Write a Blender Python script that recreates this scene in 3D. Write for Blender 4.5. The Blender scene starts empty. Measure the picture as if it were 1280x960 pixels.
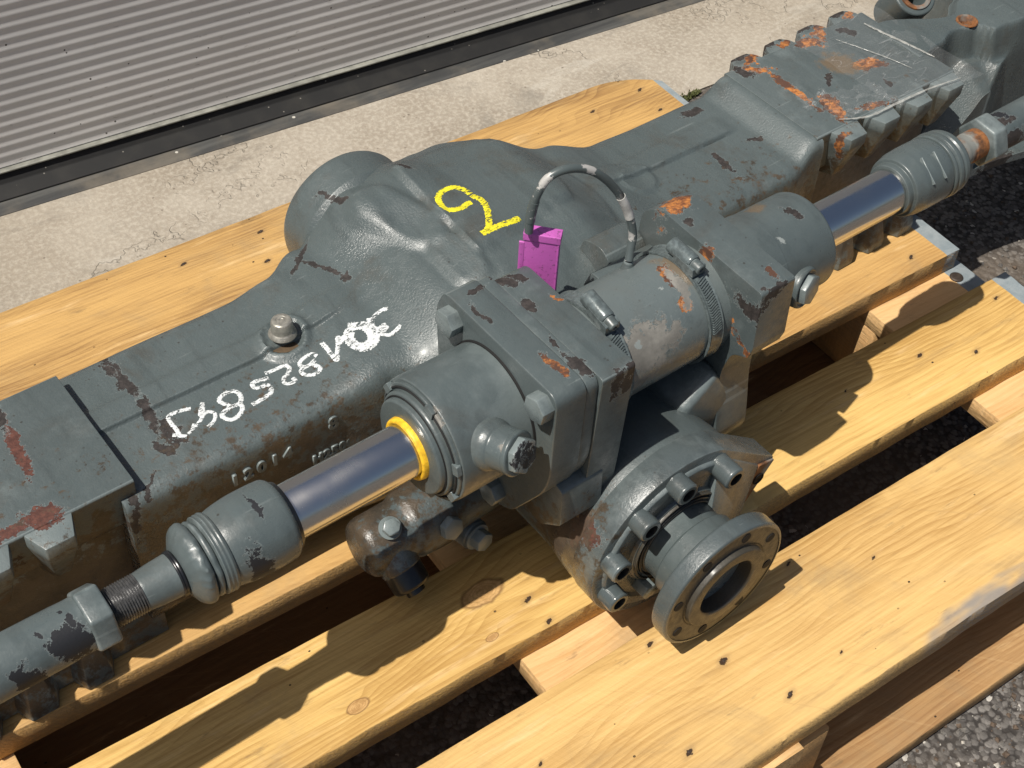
import bpy, bmesh, math, random
from mathutils import Vector, Matrix, Euler, noise as mn
from mathutils.bvhtree import BVHTree
R = math.radians
sc = bpy.context.scene
COL = sc.collection
random.seed(4)

# ------------------------------------------------------------------ camera
# metres; z = 0 is the top of the pallet deck, x runs along its boards
cam_d = bpy.data.cameras.new('camera'); cam = bpy.data.objects.new('camera', cam_d); COL.objects.link(cam)
cam_d.sensor_width = 36; cam_d.lens = 36*1775/1280; cam_d.clip_start = .05; cam_d.clip_end = 500
rx, dn, fw = Vector((0.82066439, -0.5695873, 0.04560993)), Vector((-0.39127846, -0.61833459, -0.68158895)), Vector((0.4164266, 0.5415096, -0.73031242))
cm = Matrix((rx, -dn, -fw)).transposed().to_4x4(); cm.translation = (0, 0, 1.0)
cam.matrix_world = cm
sc.camera = cam

# ------------------------------------------------------------------ light
SUN_E, SHADOW_AZ = 61.0, 5.0          # elevation; heading the shadows run to, from +x towards +y
w = bpy.data.worlds.new('World'); sc.world = w; w.use_nodes = True
nt = w.node_tree; nt.nodes.clear()
sky = nt.nodes.new('ShaderNodeTexSky'); sky.sky_type = 'NISHITA'; sky.sun_disc = False
sky.sun_elevation = R(SUN_E)
sdir = Vector((-math.cos(R(SHADOW_AZ))*math.cos(R(SUN_E)), -math.sin(R(SHADOW_AZ))*math.cos(R(SUN_E)), math.sin(R(SUN_E))))
sky.sun_rotation = math.atan2(sdir.x, sdir.y)
sky.air_density = 1.0; sky.dust_density = 2.6; sky.ozone_density = .5
bg = nt.nodes.new('ShaderNodeBackground'); bg.inputs['Strength'].default_value = .062
wo = nt.nodes.new('ShaderNodeOutputWorld')
nt.links.new(sky.outputs[0], bg.inputs[0]); nt.links.new(bg.outputs[0], wo.inputs[0])
sun_d = bpy.data.lights.new('sun', 'SUN'); sun_d.energy = 5.0; sun_d.angle = R(.5); sun_d.color = (1, .95, .87)
sun = bpy.data.objects.new('sun', sun_d); COL.objects.link(sun)
sun.rotation_euler = sdir.to_track_quat('Z', 'Y').to_euler(); sun.location = (0, 0, 5)
sc.view_settings.view_transform = 'Standard'; sc.view_settings.look = 'None'
sc.view_settings.exposure = 0.12; sc.view_settings.gamma = 1

# ------------------------------------------------------------------ helpers
def empty(name, loc=(0, 0, 0), rz=0, parent=None):
    o = bpy.data.objects.new(name, None); COL.objects.link(o); o.location = loc; o.rotation_euler = (0, 0, rz)
    o.empty_display_size = .05
    if parent: o.parent = parent
    return o
def tag(o, label=None, cat=None, group=None, kind=None):
    for k, v in (('label', label), ('category', cat), ('group', group), ('kind', kind)):
        if v: o[k] = v
    return o
def finish(me, sharp=35, smooth=True):
    if smooth:
        for p in me.polygons: p.use_smooth = True
        me.set_sharp_from_angle(angle=R(sharp))
def link(name, me, mat=None, parent=None):
    o = bpy.data.objects.new(name, me); COL.objects.link(o)
    if mat: me.materials.append(mat)
    if parent: o.parent = parent
    return o
def from_bm(name, bm, mat, parent=None, sharp=35, smooth=True):
    bmesh.ops.recalc_face_normals(bm, faces=bm.faces)
    me = bpy.data.meshes.new(name); bm.to_mesh(me); bm.free(); finish(me, sharp, smooth)
    return link(name, me, mat, parent)
def frame(o, d, up=(0, 0, 1)):
    """matrix at o whose local x is the direction d"""
    d = Vector(d).normalized(); u = Vector(up)
    if abs(d.dot(u)) > .98: u = Vector((0, 1, 0))
    y = u.cross(d).normalized(); z = d.cross(y)
    m = Matrix((d, y, z)).transposed().to_4x4(); m.translation = Vector(o); return m
def lathe_bm(bm, prof, M, seg=64, wob=None, close=True):
    rings = []
    for k, (x, r) in enumerate(prof):
        ring = []
        for s in range(seg):
            a = 2*math.pi*s/seg; rr = r*(1 + (wob(x, a) if wob else 0))
            ring.append(bm.verts.new(M @ Vector((x, rr*math.cos(a), rr*math.sin(a)))))
        rings.append(ring)
    for a, b in zip(rings, rings[1:]):
        for s in range(seg): bm.faces.new((a[s], a[(s+1) % seg], b[(s+1) % seg], b[s]))
    if close:
        if prof[0][1] > 1e-5: bm.faces.new(list(reversed(rings[0])))
        if prof[-1][1] > 1e-5: bm.faces.new(rings[-1])
def lathe(name, prof, o, d, mat, parent=None, seg=64, sharp=35, wob=None, up=(0, 0, 1), close=True):
    bm = bmesh.new(); lathe_bm(bm, prof, frame(o, d, up), seg, wob, close)
    return from_bm(name, bm, mat, parent, sharp)
def rnd(prof, rad=.002, n=3):
    """round the corners of a lathe profile"""
    out = [prof[0]]
    for i in range(1, len(prof)-1):
        p, q, s = Vector(prof[i-1]), Vector(prof[i]), Vector(prof[i+1])
        a, b = p-q, s-q
        if a.length < 1e-6 or b.length < 1e-6: out.append(prof[i]); continue
        if abs(a.normalized().cross(b.normalized()) if hasattr(a.normalized().cross(b.normalized()), '__abs__') else 0) < .05: out.append(prof[i]); continue
        r = min(rad, a.length*.45, b.length*.45); a.normalize(); b.normalize()
        for k in range(n+1):
            t = k/n; e0, e1 = q+a*r, q+b*r
            out.append(tuple((1-t)**2*e0 + 2*t*(1-t)*q + t*t*e1))
    out.append(prof[-1]); return out
def prism_bm(bm, pts, M, h, bevel=0, seg=2):
    """polygon pts (in local y,z of M) extruded 0..h along local x"""
    a = [bm.verts.new(M @ Vector((0, y, z))) for y, z in pts]; b = [bm.verts.new(M @ Vector((h, y, z))) for y, z in pts]
    f = [bm.faces.new(a), bm.faces.new(list(reversed(b)))]
    n = len(pts)
    for i in range(n): f.append(bm.faces.new((a[i], b[i], b[(i+1) % n], a[(i+1) % n])))
    bmesh.ops.recalc_face_normals(bm, faces=f)
    if bevel:
        es = list({e for q in f for e in q.edges})
        bmesh.ops.bevel(bm, geom=es, offset=bevel, segments=seg, profile=.5, affect='EDGES', clamp_overlap=True)
def prism(name, pts, M, h, mat, parent=None, bevel=0, seg=2, sharp=40):
    bm = bmesh.new(); prism_bm(bm, pts, M, h, bevel, seg); return from_bm(name, bm, mat, parent, sharp)
IX = Matrix.Identity(4)
MX = lambda x: Matrix.Translation((x, 0, 0))                                   # polygon given in (y, z), extruded along +x
def MZ(z):                                                                       # polygon given in (x, y), extruded along +z
    m = Matrix(((0, 1, 0, 0), (0, 0, 1, 0), (1, 0, 0, z), (0, 0, 0, 1))); return m
def MYm(y):                                                                      # polygon given in (x, z), extruded along +y
    m = Matrix(((0, 1, 0, 0), (1, 0, 0, y), (0, 0, 1, 0), (0, 0, 0, 1))); return m
def smoothpoly(pts, rad, n=4):
    out = []; N = len(pts)
    for i in range(N):
        p, q, s = Vector(pts[i-1]), Vector(pts[i]), Vector(pts[(i+1) % N])
        r_ = rad[i] if isinstance(rad, (list, tuple)) else rad
        a, b = p-q, s-q; r = min(r_, a.length*.45, b.length*.45)
        if r < 1e-5: out.append(tuple(q)); continue
        a.normalize(); b.normalize()
        for k in range(n+1):
            t = k/n; out.append(tuple((1-t)**2*(q+a*r) + 2*t*(1-t)*q + t*t*(q+b*r)))
    return out
def tube_bm(bm, pts, r, seg=12, cap=True):
    pts = [Vector(p) for p in pts]; rings = []
    u = Vector((0, 0, 1))
    for i, p in enumerate(pts):
        t = (pts[min(i+1, len(pts)-1)] - pts[max(i-1, 0)]).normalized()
        y = u.cross(t)
        if y.length < .1: y = Vector((0, 1, 0)).cross(t)
        y.normalize(); z = t.cross(y); u = z
        rr = r[i] if isinstance(r, (list, tuple)) else r
        rings.append([bm.verts.new(p + rr*(math.cos(a)*y + math.sin(a)*z)) for a in [2*math.pi*s/seg for s in range(seg)]])
    for a, b in zip(rings, rings[1:]):
        for s in range(seg): bm.faces.new((a[s], a[(s+1) % seg], b[(s+1) % seg], b[s]))
    if cap: bm.faces.new(list(reversed(rings[0]))); bm.faces.new(rings[-1])
def spline(P, n=10):
    P = [Vector(p) for p in P]; P = [P[0]*2-P[1]] + P + [P[-1]*2-P[-2]]; out = []
    for i in range(1, len(P)-2):
        for k in range(n):
            t = k/n; a, b, c, d = P[i-1:i+3]
            out.append(.5*((2*b) + (c-a)*t + (2*a-5*b+4*c-d)*t*t + (3*b-a-3*c+d)*t**3))
    out.append(P[-2]); return out
def hexbolt_bm(bm, o, d, r, h, washer=0, spin=0):
    M = frame(o, d) @ Matrix.Rotation(spin, 4, 'X')
    prism_bm(bm, [(r*math.cos(a), r*math.sin(a)) for a in [math.pi/3*k for k in range(6)]], M @ Matrix.Translation((-.001, 0, 0)), h+.001, r*.1, 2)
    if washer: lathe_bm(bm, [(-.001, washer), (.0012, washer), (.0015, washer*.97)], M, 32)
def hexbolt(name, o, d, r, h, mat, parent, washer=0, spin=0):
    bm = bmesh.new(); hexbolt_bm(bm, o, d, r, h, washer, spin); return from_bm(name, bm, mat, parent, 30)

# ------------------------------------------------------------------ shader helpers
class NT:
    def __init__(s, name):
        s.m = bpy.data.materials.new(name); s.m.use_nodes = True; s.t = s.m.node_tree; s.t.nodes.clear()
        s.out = s.t.nodes.new('ShaderNodeOutputMaterial'); s.b = s.t.nodes.new('ShaderNodeBsdfPrincipled')
        s.t.links.new(s.b.outputs[0], s.out.inputs[0])
    def n(s, typ, **kw):
        nd = s.t.nodes.new(typ)
        for k, v in kw.items(): setattr(nd, k, v)
        return nd
    def put(s, sock, v):
        if hasattr(v, 'links') or isinstance(v, bpy.types.NodeSocket): s.t.links.new(v, sock)
        elif isinstance(v, tuple) and len(v) == 3 and sock.type == 'RGBA': sock.default_value = (*v, 1)
        else: sock.default_value = v
    def math(s, op, a, b=None, c=None, clamp=False):
        nd = s.n('ShaderNodeMath', operation=op); nd.use_clamp = clamp; s.put(nd.inputs[0], a)
        if b is not None: s.put(nd.inputs[1], b)
        if c is not None: s.put(nd.inputs[2], c)
        return nd.outputs[0]
    def vm(s, op, a, b=None):
        nd = s.n('ShaderNodeVectorMath', operation=op); s.put(nd.inputs[0], a)
        if b is not None: s.put(nd.inputs[1], b)
        return nd.outputs['Value'] if op in ('LENGTH', 'DOT_PRODUCT', 'DISTANCE') else nd.outputs[0]
    def noise(s, v, scale, detail=4, rough=.55, dist=0, color=False):
        nd = s.n('ShaderNodeTexNoise'); s.put(nd.inputs['Vector'], v); nd.inputs['Scale'].default_value = scale
        nd.inputs['Detail'].default_value = detail; nd.inputs['Roughness'].default_value = rough; nd.inputs['Distortion'].default_value = dist
        return nd.outputs['Color'] if color else nd.outputs[0]
    def vor(s, v, scale, feat='F1', out='Distance', rnd=1):
        nd = s.n('ShaderNodeTexVoronoi', feature=feat); s.put(nd.inputs['Vector'], v); nd.inputs['Scale'].default_value = scale
        nd.inputs['Randomness'].default_value = rnd
        return nd.outputs[out]
    def ramp(s, v, a, b, lo=0.0, hi=1.0):
        nd = s.n('ShaderNodeMapRange'); nd.interpolation_type = 'SMOOTHSTEP'
        s.put(nd.inputs[0], v); nd.inputs[1].default_value = a; nd.inputs[2].default_value = b; nd.inputs[3].default_value = lo; nd.inputs[4].default_value = hi
        return nd.outputs[0]
    def mix(s, f, a, b, blend='MIX'):
        nd = s.n('ShaderNodeMix', data_type='RGBA', blend_type=blend); s.put(nd.inputs[0], f); s.put(nd.inputs[6], a); s.put(nd.inputs[7], b)
        return nd.outputs[2]
    def mapping(s, v, loc=(0, 0, 0), rot=(0, 0, 0), scale=(1, 1, 1), typ='POINT'):
        nd = s.n('ShaderNodeMapping', vector_type=typ); s.put(nd.inputs[0], v)
        nd.inputs['Location'].default_value = loc; nd.inputs['Rotation'].default_value = rot; nd.inputs['Scale'].default_value = scale
        return nd.outputs[0]
    def bump(s, h, strength, dist, normal=None):
        nd = s.n('ShaderNodeBump'); s.put(nd.inputs['Height'], h); nd.inputs['Strength'].default_value = strength; nd.inputs['Distance'].default_value = dist
        if normal is not None: s.put(nd.inputs['Normal'], normal)
        return nd.outputs[0]
    def coord(s, obj=None):
        nd = s.n('ShaderNodeTexCoord')
        if obj: nd.object = obj
        return nd.outputs['Object']
    def set(s, **kw):
        for k, v in kw.items(): s.put(s.b.inputs[k.replace('_', ' ')], v)
    def sep(s, v):
        nd = s.n('ShaderNodeSeparateXYZ'); s.put(nd.inputs[0], v); return nd.outputs
    def comb(s, x, y, z):
        nd = s.n('ShaderNodeCombineXYZ')
        for i, q in enumerate((x, y, z)): s.put(nd.inputs[i], q)
        return nd.outputs[0]

AXLE_ROT = R(2.9)
axle = empty('drive_axle', (0, 0, 0), AXLE_ROT)
tag(axle, 'grey painted heavy machine axle with steering cylinder lying on a wooden pallet', 'axle')

# colours
GREY = (.074, .092, .093)
PRIMER = (.026, .021, .019)
REDOX = (.125, .036, .020)
RUST = (.42, .155, .035)
BARE = (.30, .29, .27)
def paint(name, cast=.5, patches=(), gloss=.36, dirt=.35, soil=(.055, .038, .022), base=GREY, speck=1.0, wear=.5):
    """weathered grey enamel; patches = chips/rust/bare spots fixed to places on the axle (axle coordinates)"""
    s = NT(name); v = s.coord(axle)
    n_mid = s.noise(v, 9, 5, .6); n_fine = s.noise(v, 160, 3, .6); n_big = s.noise(v, 2.6, 3)
    c = s.mix(s.ramp(n_big, .35, .7), tuple(q*.93 for q in base), tuple(q*1.10 for q in base))
    c = s.mix(s.ramp(n_mid, .42, .72, 0, .30), c, tuple(q*1.25 for q in base))
    # thin oily soil in blotches and specks of grit
    nd = s.noise(v, 17, 7, .68, .4)
    c = s.mix(s.ramp(nd, .50, .74, 0, dirt), c, soil)
    scr = s.noise(s.mapping(v, rot=(.3, .5, .8), scale=(12, 260, 260)), 1.0, 3, .5); c = s.mix(s.ramp(scr, .70, .76, 0, .35), c, (.19, .215, .21))
    sp = s.vor(v, 130); spn = s.noise(v, 14, 2)
    c = s.mix(s.math('MULTIPLY', s.math('LESS_THAN', s.math('ADD', sp, s.math('MULTIPLY', n_fine, .25)), .24), s.ramp(spn, .52, .66, 0, .7*speck)), c, (.03, .024, .018))
    # random flakes
    ch = s.noise(v, 34, 6, .62); cm_ = s.ramp(ch, .735, .745)
    c = s.mix(s.math('MULTIPLY', cm_, .9*speck), c, PRIMER)
    mask = s.math('MULTIPLY', cm_, speck)
    # worn edges
    if wear:
        geo = s.n('ShaderNodeNewGeometry'); pt = s.math('ADD', geo.outputs['Pointiness'], s.math('MULTIPLY', s.math('SUBTRACT', ch, .5), .12))
        em = s.ramp(pt, .525, .57, 0, wear)
        c = s.mix(em, c, (.20, .235, .235))
    st = s.noise(s.mapping(v, rot=(.9, 0, .15), scale=(60, 9, 60)), 1.0, 5, .65); c = s.mix(s.ramp(st, .52, .70, 0, .30), c, tuple(q*.45 for q in base)); c = s.mix(s.ramp(st, .46, .30, 0, .22), c, tuple(q*1.5 for q in base))
    rough = s.math('ADD', s.ramp(n_mid, .3, .75, gloss-.06, gloss+.18), s.ramp(n_fine, .4, .7, -.06, .10))
    if patches:
        wv = s.noise(v, 55, 5, .7, 0, True)
        wv = s.vm('MULTIPLY', s.vm('SUBTRACT', wv, (.5, .5, .5)), (.015, .015, .015))
        vv = s.vm('ADD', v, wv); hole = s.noise(v, 95, 6, .75)
        hole = s.math('MULTIPLY', s.math('SUBTRACT', hole, .47), 3.5)
        rn = s.noise(v, 210, 4, .7); rn2 = s.noise(v, 48, 4, .65)
        cols = {}
        rust = s.mix(s.ramp(rn, .35, .65), (.12, .040, .016), (.42, .160, .038)); rust = s.mix(s.ramp(rn2, .47, .56), rust, (.075, .034, .020))
        cols['rust'] = rust
        cols['dark'] = s.mix(s.ramp(rn, .4, .7), tuple(q*.7 for q in PRIMER), tuple(q*1.7 for q in PRIMER))
        cols['red'] = s.mix(s.ramp(rn, .35, .7), (.058, .020, .014), (.125, .045, .030))
        cols['bare'] = s.mix(s.ramp(rn2, .35, .7), (.15, .145, .13), (.25, .24, .215))
        cols['black'] = (.008, .009, .012)
        cols['light'] = (.215, .24, .235)
        cols['stain'] = (.16, .10, .045)
        cols['brown_film'] = s.mix(s.ramp(rn2, .35, .65), (.040, .028, .017), (.080, .055, .033))  # brown tone laid over the lower front walls
        allm = mask
        for kind, ctr, dr, hl, hw in patches:
            M = frame((0, 0, 0), dr, up=(0.02, .05, 1)); e = M.to_euler()
            q = s.mapping(vv, ctr, tuple(e), (hl, hw, max(hw, .03)), 'TEXTURE')
            dist = s.math('ADD', s.vm('LENGTH', q), hole)
            m_ = s.ramp(dist, 1.0 if kind != 'brown_film' else .8, {'stain': 1.9, 'brown_film': 1.15}.get(kind, 1.05), 1, 0)
            if kind in ('stain', 'brown_film'): m_ = s.math('MULTIPLY', m_, {'stain': .6, 'brown_film': .85}[kind])
            if kind not in ('stain', 'brown_film'): c = s.mix(s.ramp(dist, 1.22, 1.05, 0, .55), c, (.24, .27, .265))
            c = s.mix(m_, c, cols[kind])
            if kind not in ('stain', 'brown_film'): allm = s.math('MAXIMUM', allm, m_)
        rough = s.mix(s.math('MULTIPLY', allm, .9), rough, (.78, .78, .78))
        rs = s.n('ShaderNodeSeparateColor'); s.put(rs.inputs[0], rough); rough = rs.outputs[0]; mask = allm
    grain = s.noise(v, 520, 4, .65); lump = s.noise(v, 130, 2, .5)
    h = s.math('ADD', s.math('MULTIPLY', grain, .78), s.math('MULTIPLY', lump, .22))
    b1 = s.bump(h, cast, .0016)
    b2 = s.bump(s.math('MULTIPLY', mask, -1), .9, .0006, b1)
    s.set(Base_Color=c, Roughness=rough, Normal=b2)
    s.b.inputs['Specular IOR Level'].default_value = .5
    s.b.inputs['Coat Weight'].default_value = .12; s.b.inputs['Coat Roughness'].default_value = .22
    return s.m
def plain(name, col, rough=.5, metal=0, bump=0, scale=200, coord=axle):
    s = NT(name); v = s.coord(coord); n = s.noise(v, scale, 4, .6)
    c = s.mix(s.ramp(n, .35, .7), tuple(q*.75 for q in col), tuple(min(1, q*1.2) for q in col))
    s.set(Base_Color=c, Roughness=rough, Metallic=metal)
    if bump: s.set(Normal=s.bump(n, bump, .001))
    return s.m

# patches: (kind, centre, direction, half length, half width) in axle coordinates
P_HOUSING = []
P_PAD = []
P_BLOCK = []
P_ROD = []
#PATCHES#
P_HOUSING = [
    ('dark', (0.2513, 0.7627, 0.1801), (-0.003, -0.993, 0.117), 0.0315, 0.006),
    ('dark', (0.2516, 0.7165, 0.1801), (-0.05, -0.999, -0.004), 0.021, 0.0051),
    ('dark', (0.2579, 0.6941, 0.1801), (-0.086, -0.996, -0.009), 0.0193, 0.0067),
    ('dark', (0.248, 0.7778, 0.18), (0.31, -0.951, 0.01), 0.0091, 0.0034),
    ('dark', (0.2447, 0.6822, 0.18), (0.254, -0.967, 0.0), 0.0128, 0.0044),
    ('dark', (0.2167, 0.6546, 0.1787), (-0.404, -0.381, -0.831), 0.0104, 0.0024),
    ('dark', (0.2009, 0.6479, 0.1615), (-0.125, 0.003, -0.992), 0.0318, 0.0044),
    ('dark', (0.4403, 0.7729, 0.1927), (0.398, -0.911, 0.104), 0.0254, 0.003),
    ('dark', (0.4504, 0.7482, 0.1952), (0.613, -0.749, 0.25), 0.0039, 0.0046),
    ('dark', (0.4338, 0.794, 0.1912), (0.727, 0.681, -0.089), 0.0247, 0.0023),
    ('dark', (0.4833, 0.813, 0.2183), (0.422, -0.731, 0.536), 0.0194, 0.0025),
    ('dark', (0.5456, 0.8001, 0.235), (0.382, -0.924, 0.0), 0.0071, 0.0023),
    ('dark', (0.8561, 0.7662, 0.1821), (1.0, -0.014, -0.014), 0.0129, 0.0051),
    ('dark', (0.8299, 0.6902, 0.1818), (-0.104, -0.995, 0.009), 0.0203, 0.0043),
    ('dark', (0.881, 0.7008, 0.1819), (0.853, -0.517, 0.078), 0.0068, 0.0033),
    ('dark', (1.2448, 0.6484, 0.0302), (1.0, -0.029, -0.007), 0.0241, 0.0072),
    ('brown_film', (0.3, 0.64, 0.08), (1, 0, 0), 0.22, 0.096),
    ('brown_film', (0.8, 0.64, 0.08), (1, 0, 0), 0.17, 0.094),
]
P_PAD = [
    ('red', (0.1541, 0.7357, 0.195), (-0.108, -0.994, 0.0), 0.0342, 0.005),
    ('red', (0.1414, 0.6633, 0.195), (0.894, -0.447, -0.02), 0.0134, 0.0121),
    ('red', (0.1151, 0.6625, 0.195), (1.0, 0.007, 0.0), 0.0135, 0.0054),
    ('dark', (0.1554, 0.7635, 0.195), (-0.16, -0.987, 0.0), 0.0154, 0.0042),
    ('rust', (0.9383, 0.7733, 0.197), (0.83, -0.557, 0.0), 0.0248, 0.0058),
    ('rust', (1.0476, 0.7798, 0.197), (-0.552, -0.834, 0.0), 0.0228, 0.0049),
    ('rust', (0.9513, 0.7305, 0.197), (0.006, -1.0, 0.0), 0.0471, 0.0048),
    ('rust', (0.9628, 0.6802, 0.197), (-0.381, -0.923, -0.05), 0.0266, 0.0082),
    ('rust', (1.0023, 0.6613, 0.197), (0.956, -0.244, -0.163), 0.0216, 0.0051),
    ('dark', (1.0388, 0.6797, 0.197), (0.024, -1.0, 0.0), 0.0072, 0.0028),
    ('dark', (0.993, 0.7154, 0.197), (-0.783, -0.623, 0.0), 0.0148, 0.0027),
    ('rust', (1.0244, 0.7744, 0.197), (0.963, -0.271, 0.0), 0.0165, 0.0093),
    ('rust', (1.0464, 0.7123, 0.197), (0.959, -0.283, 0.0), 0.0205, 0.0086),
    ('stain', (1.0227, 0.7282, 0.197), (0.517, -0.856, 0.0), 0.0143, 0.0121),
    ('dark', (1.072, 0.7635, 0.197), (0.491, -0.871, 0.0), 0.0111, 0.0069),
    ('rust', (0.9373, 0.6461, 0.1912), (0.896, 0.172, 0.41), 0.0092, 0.0043),
    ('dark', (0.9307, 0.7768, 0.197), (0.315, -0.949, 0.0), 0.0157, 0.0065),
    ('brown_film', (0.08, 0.665, 0.085), (1, 0, 0), 0.26, 0.088),
    ('brown_film', (1.0, 0.665, 0.085), (1, 0, 0), 0.18, 0.088),
    ('brown_film', (0.18, 0.652, 0.15), (0, 0, 1), 0.035, 0.012),
    ('dark', (0.948, 0.797, 0.188), (1, 0, 0), 0.016, 0.008),
    ('rust', (0.96, 0.787, 0.197), (1, 0.3, 0), 0.015, 0.0045),
    ('dark', (0.995, 0.797, 0.188), (1, 0, 0), 0.016, 0.008),
    ('rust', (1.007, 0.787, 0.197), (1, 0.3, 0), 0.015, 0.0045),
    ('dark', (1.042, 0.797, 0.188), (1, 0, 0), 0.016, 0.008),
    ('rust', (1.054, 0.787, 0.197), (1, 0.3, 0), 0.015, 0.0045),
    ('dark', (1.089, 0.797, 0.188), (1, 0, 0), 0.016, 0.008),
    ('rust', (1.101, 0.787, 0.197), (1, 0.3, 0), 0.015, 0.0045),
]
P_BLOCK = [
    ('dark', (0.4962, 0.5969, 0.2809), (0.452, -0.892, 0.005), 0.0129, 0.0061),
    ('dark', (0.5063, 0.5974, 0.2809), (0.411, -0.912, 0.008), 0.0085, 0.0039),
    ('rust', (0.5161, 0.5619, 0.281), (0.447, -0.894, 0.0), 0.0063, 0.0019),
    ('dark', (0.4939, 0.567, 0.281), (-0.138, -0.99, 0.0), 0.0066, 0.0049),
    ('dark', (0.4592, 0.5794, 0.284), (-0.025, -1.0, 0.0), 0.0105, 0.0026),
    ('rust', (0.471, 0.5045, 0.284), (0.069, -0.997, -0.023), 0.0153, 0.0038),
    ('dark', (0.485, 0.4992, 0.2825), (0.051, -0.966, -0.254), 0.0124, 0.0052),
    ('dark', (0.485, 0.5234, 0.2825), (-0.13, -0.992, 0.0), 0.0076, 0.0023),
    ('dark', (0.5061, 0.4772, 0.278), (1.0, 0.0, 0.0), 0.006, 0.0043),
    ('dark', (0.4719, 0.6003, 0.284), (0.982, 0.153, -0.109), 0.0096, 0.0022),
    ('dark', (0.5174, 0.4775, 0.2791), (1.0, 0.0, 0.0), 0.006, 0.003),
    ('rust', (0.6692, 0.5977, 0.2747), (0.283, -0.958, 0.051), 0.0137, 0.0159),
    ('dark', (0.6612, 0.5729, 0.2752), (-0.211, -0.977, -0.04), 0.007, 0.0035),
    ('rust', (0.6525, 0.5428, 0.2646), (-0.046, -0.947, -0.319), 0.0077, 0.004),
    ('rust', (0.6765, 0.4955, 0.2725), (-0.253, -0.967, -0.036), 0.0097, 0.0038),
    ('dark', (0.6685, 0.4814, 0.2692), (0.663, -0.042, -0.748), 0.0071, 0.0027),
    ('dark', (0.6577, 0.4851, 0.2721), (0.739, -0.63, -0.239), 0.0028, 0.0018),
    ('dark', (0.6525, 0.4806, 0.2508), (0.006, 0.043, 0.999), 0.0097, 0.0028),
    ('rust', (0.6525, 0.4895, 0.2102), (0.0, -0.659, 0.752), 0.0052, 0.0016),
    ('red', (0.4882, 0.4696, 0.1168), (-0.114, -0.959, -0.26), 0.0162, 0.0082),
    ('red', (0.4874, 0.4806, 0.1108), (-0.288, -0.737, -0.612), 0.0168, 0.0058),
    ('dark', (0.4823, 0.4934, 0.0851), (-0.121, -0.985, -0.121), 0.0065, 0.0058),
    ('brown_film', (0.49, 0.5, 0.1), (1, 0, 0), 0.05, 0.05),
]
P_ROD = [
    ('dark', (1.3813, 1.1221, -0.147), (1.0, 0.0, 0.0), 0.0088, 0.0026),
    ('stain', (0.6271, 0.5455, 0.2691), (0.257, -0.938, -0.231), 0.0137, 0.0074),
    ('dark', (0.753, 0.5441, 0.2628), (0.35, -0.907, -0.234), 0.0102, 0.004),
    ('light', (0.7212, 0.5288, 0.2587), (0.486, -0.74, -0.464), 0.0036, 0.0018),
    ('stain', (0.7348, 0.5689, 0.2576), (0.791, -0.547, 0.274), 0.0058, 0.0066),
    ('rust', (0.616, 0.5433, 0.264), (-0.2, -0.929, -0.312), 0.015, 0.0064),
    ('rust', (0.6141, 0.5211, 0.2544), (-0.145, -0.716, -0.683), 0.0079, 0.0054),
    ('bare', (0.559, 0.5101, 0.2418), (1.0, 0.009, 0.014), 0.0404, 0.0135),
    ('light', (0.5593, 0.5129, 0.2461), (0.991, 0.087, 0.102), 0.0027, 0.0016),
    ('light', (0.6011, 0.5385, 0.2631), (0.231, -0.925, -0.302), 0.0022, 0.0016),
    ('bare', (0.6171, 0.533, 0.2613), (-0.091, -0.792, -0.603), 0.0178, 0.0049),
    ('bare', (0.6229, 0.5292, 0.1598), (0.089, -0.462, 0.882), 0.0455, 0.0083),
    ('black', (0.1082, 0.5325, 0.2317), (0.89, 0.222, 0.399), 0.0135, 0.0083),
    ('black', (0.0746, 0.5286, 0.2242), (0.826, 0.204, 0.526), 0.0082, 0.0042),
    ('black', (0.1136, 0.541, 0.2379), (0.084, -0.842, -0.533), 0.0063, 0.0023),
    ('black', (0.0927, 0.5418, 0.2387), (0.33, -0.864, -0.381), 0.0035, 0.0016),
    ('black', (0.1092, 0.5504, 0.2393), (0.499, -0.866, 0.033), 0.0026, 0.0019),
    ('black', (0.0927, 0.5345, 0.2343), (0.704, -0.503, -0.503), 0.002, 0.0016),
    ('black', (0.2471, 0.5433, 0.2502), (-0.024, -0.935, -0.354), 0.0112, 0.0016),
    ('black', (0.2361, 0.5182, 0.2154), (0.982, -0.065, 0.175), 0.0081, 0.0098),
    ('dark', (1.0321, 0.544, 0.2376), (0.995, -0.096, -0.01), 0.0183, 0.0045),
    ('dark', (1.0298, 0.5306, 0.2244), (0.999, -0.015, 0.035), 0.0177, 0.0053),
    ('black', (1.0336, 0.5542, 0.237), (0.536, -0.841, 0.066), 0.0107, 0.0053),
    ('bare', (0.4104, 0.4851, 0.2558), (-0.148, -0.806, -0.573), 0.0041, 0.0022),
    ('bare', (0.3866, 0.5295, 0.2637), (-0.052, -0.88, -0.472), 0.0084, 0.0026),
]
#ENDPATCHES#

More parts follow.
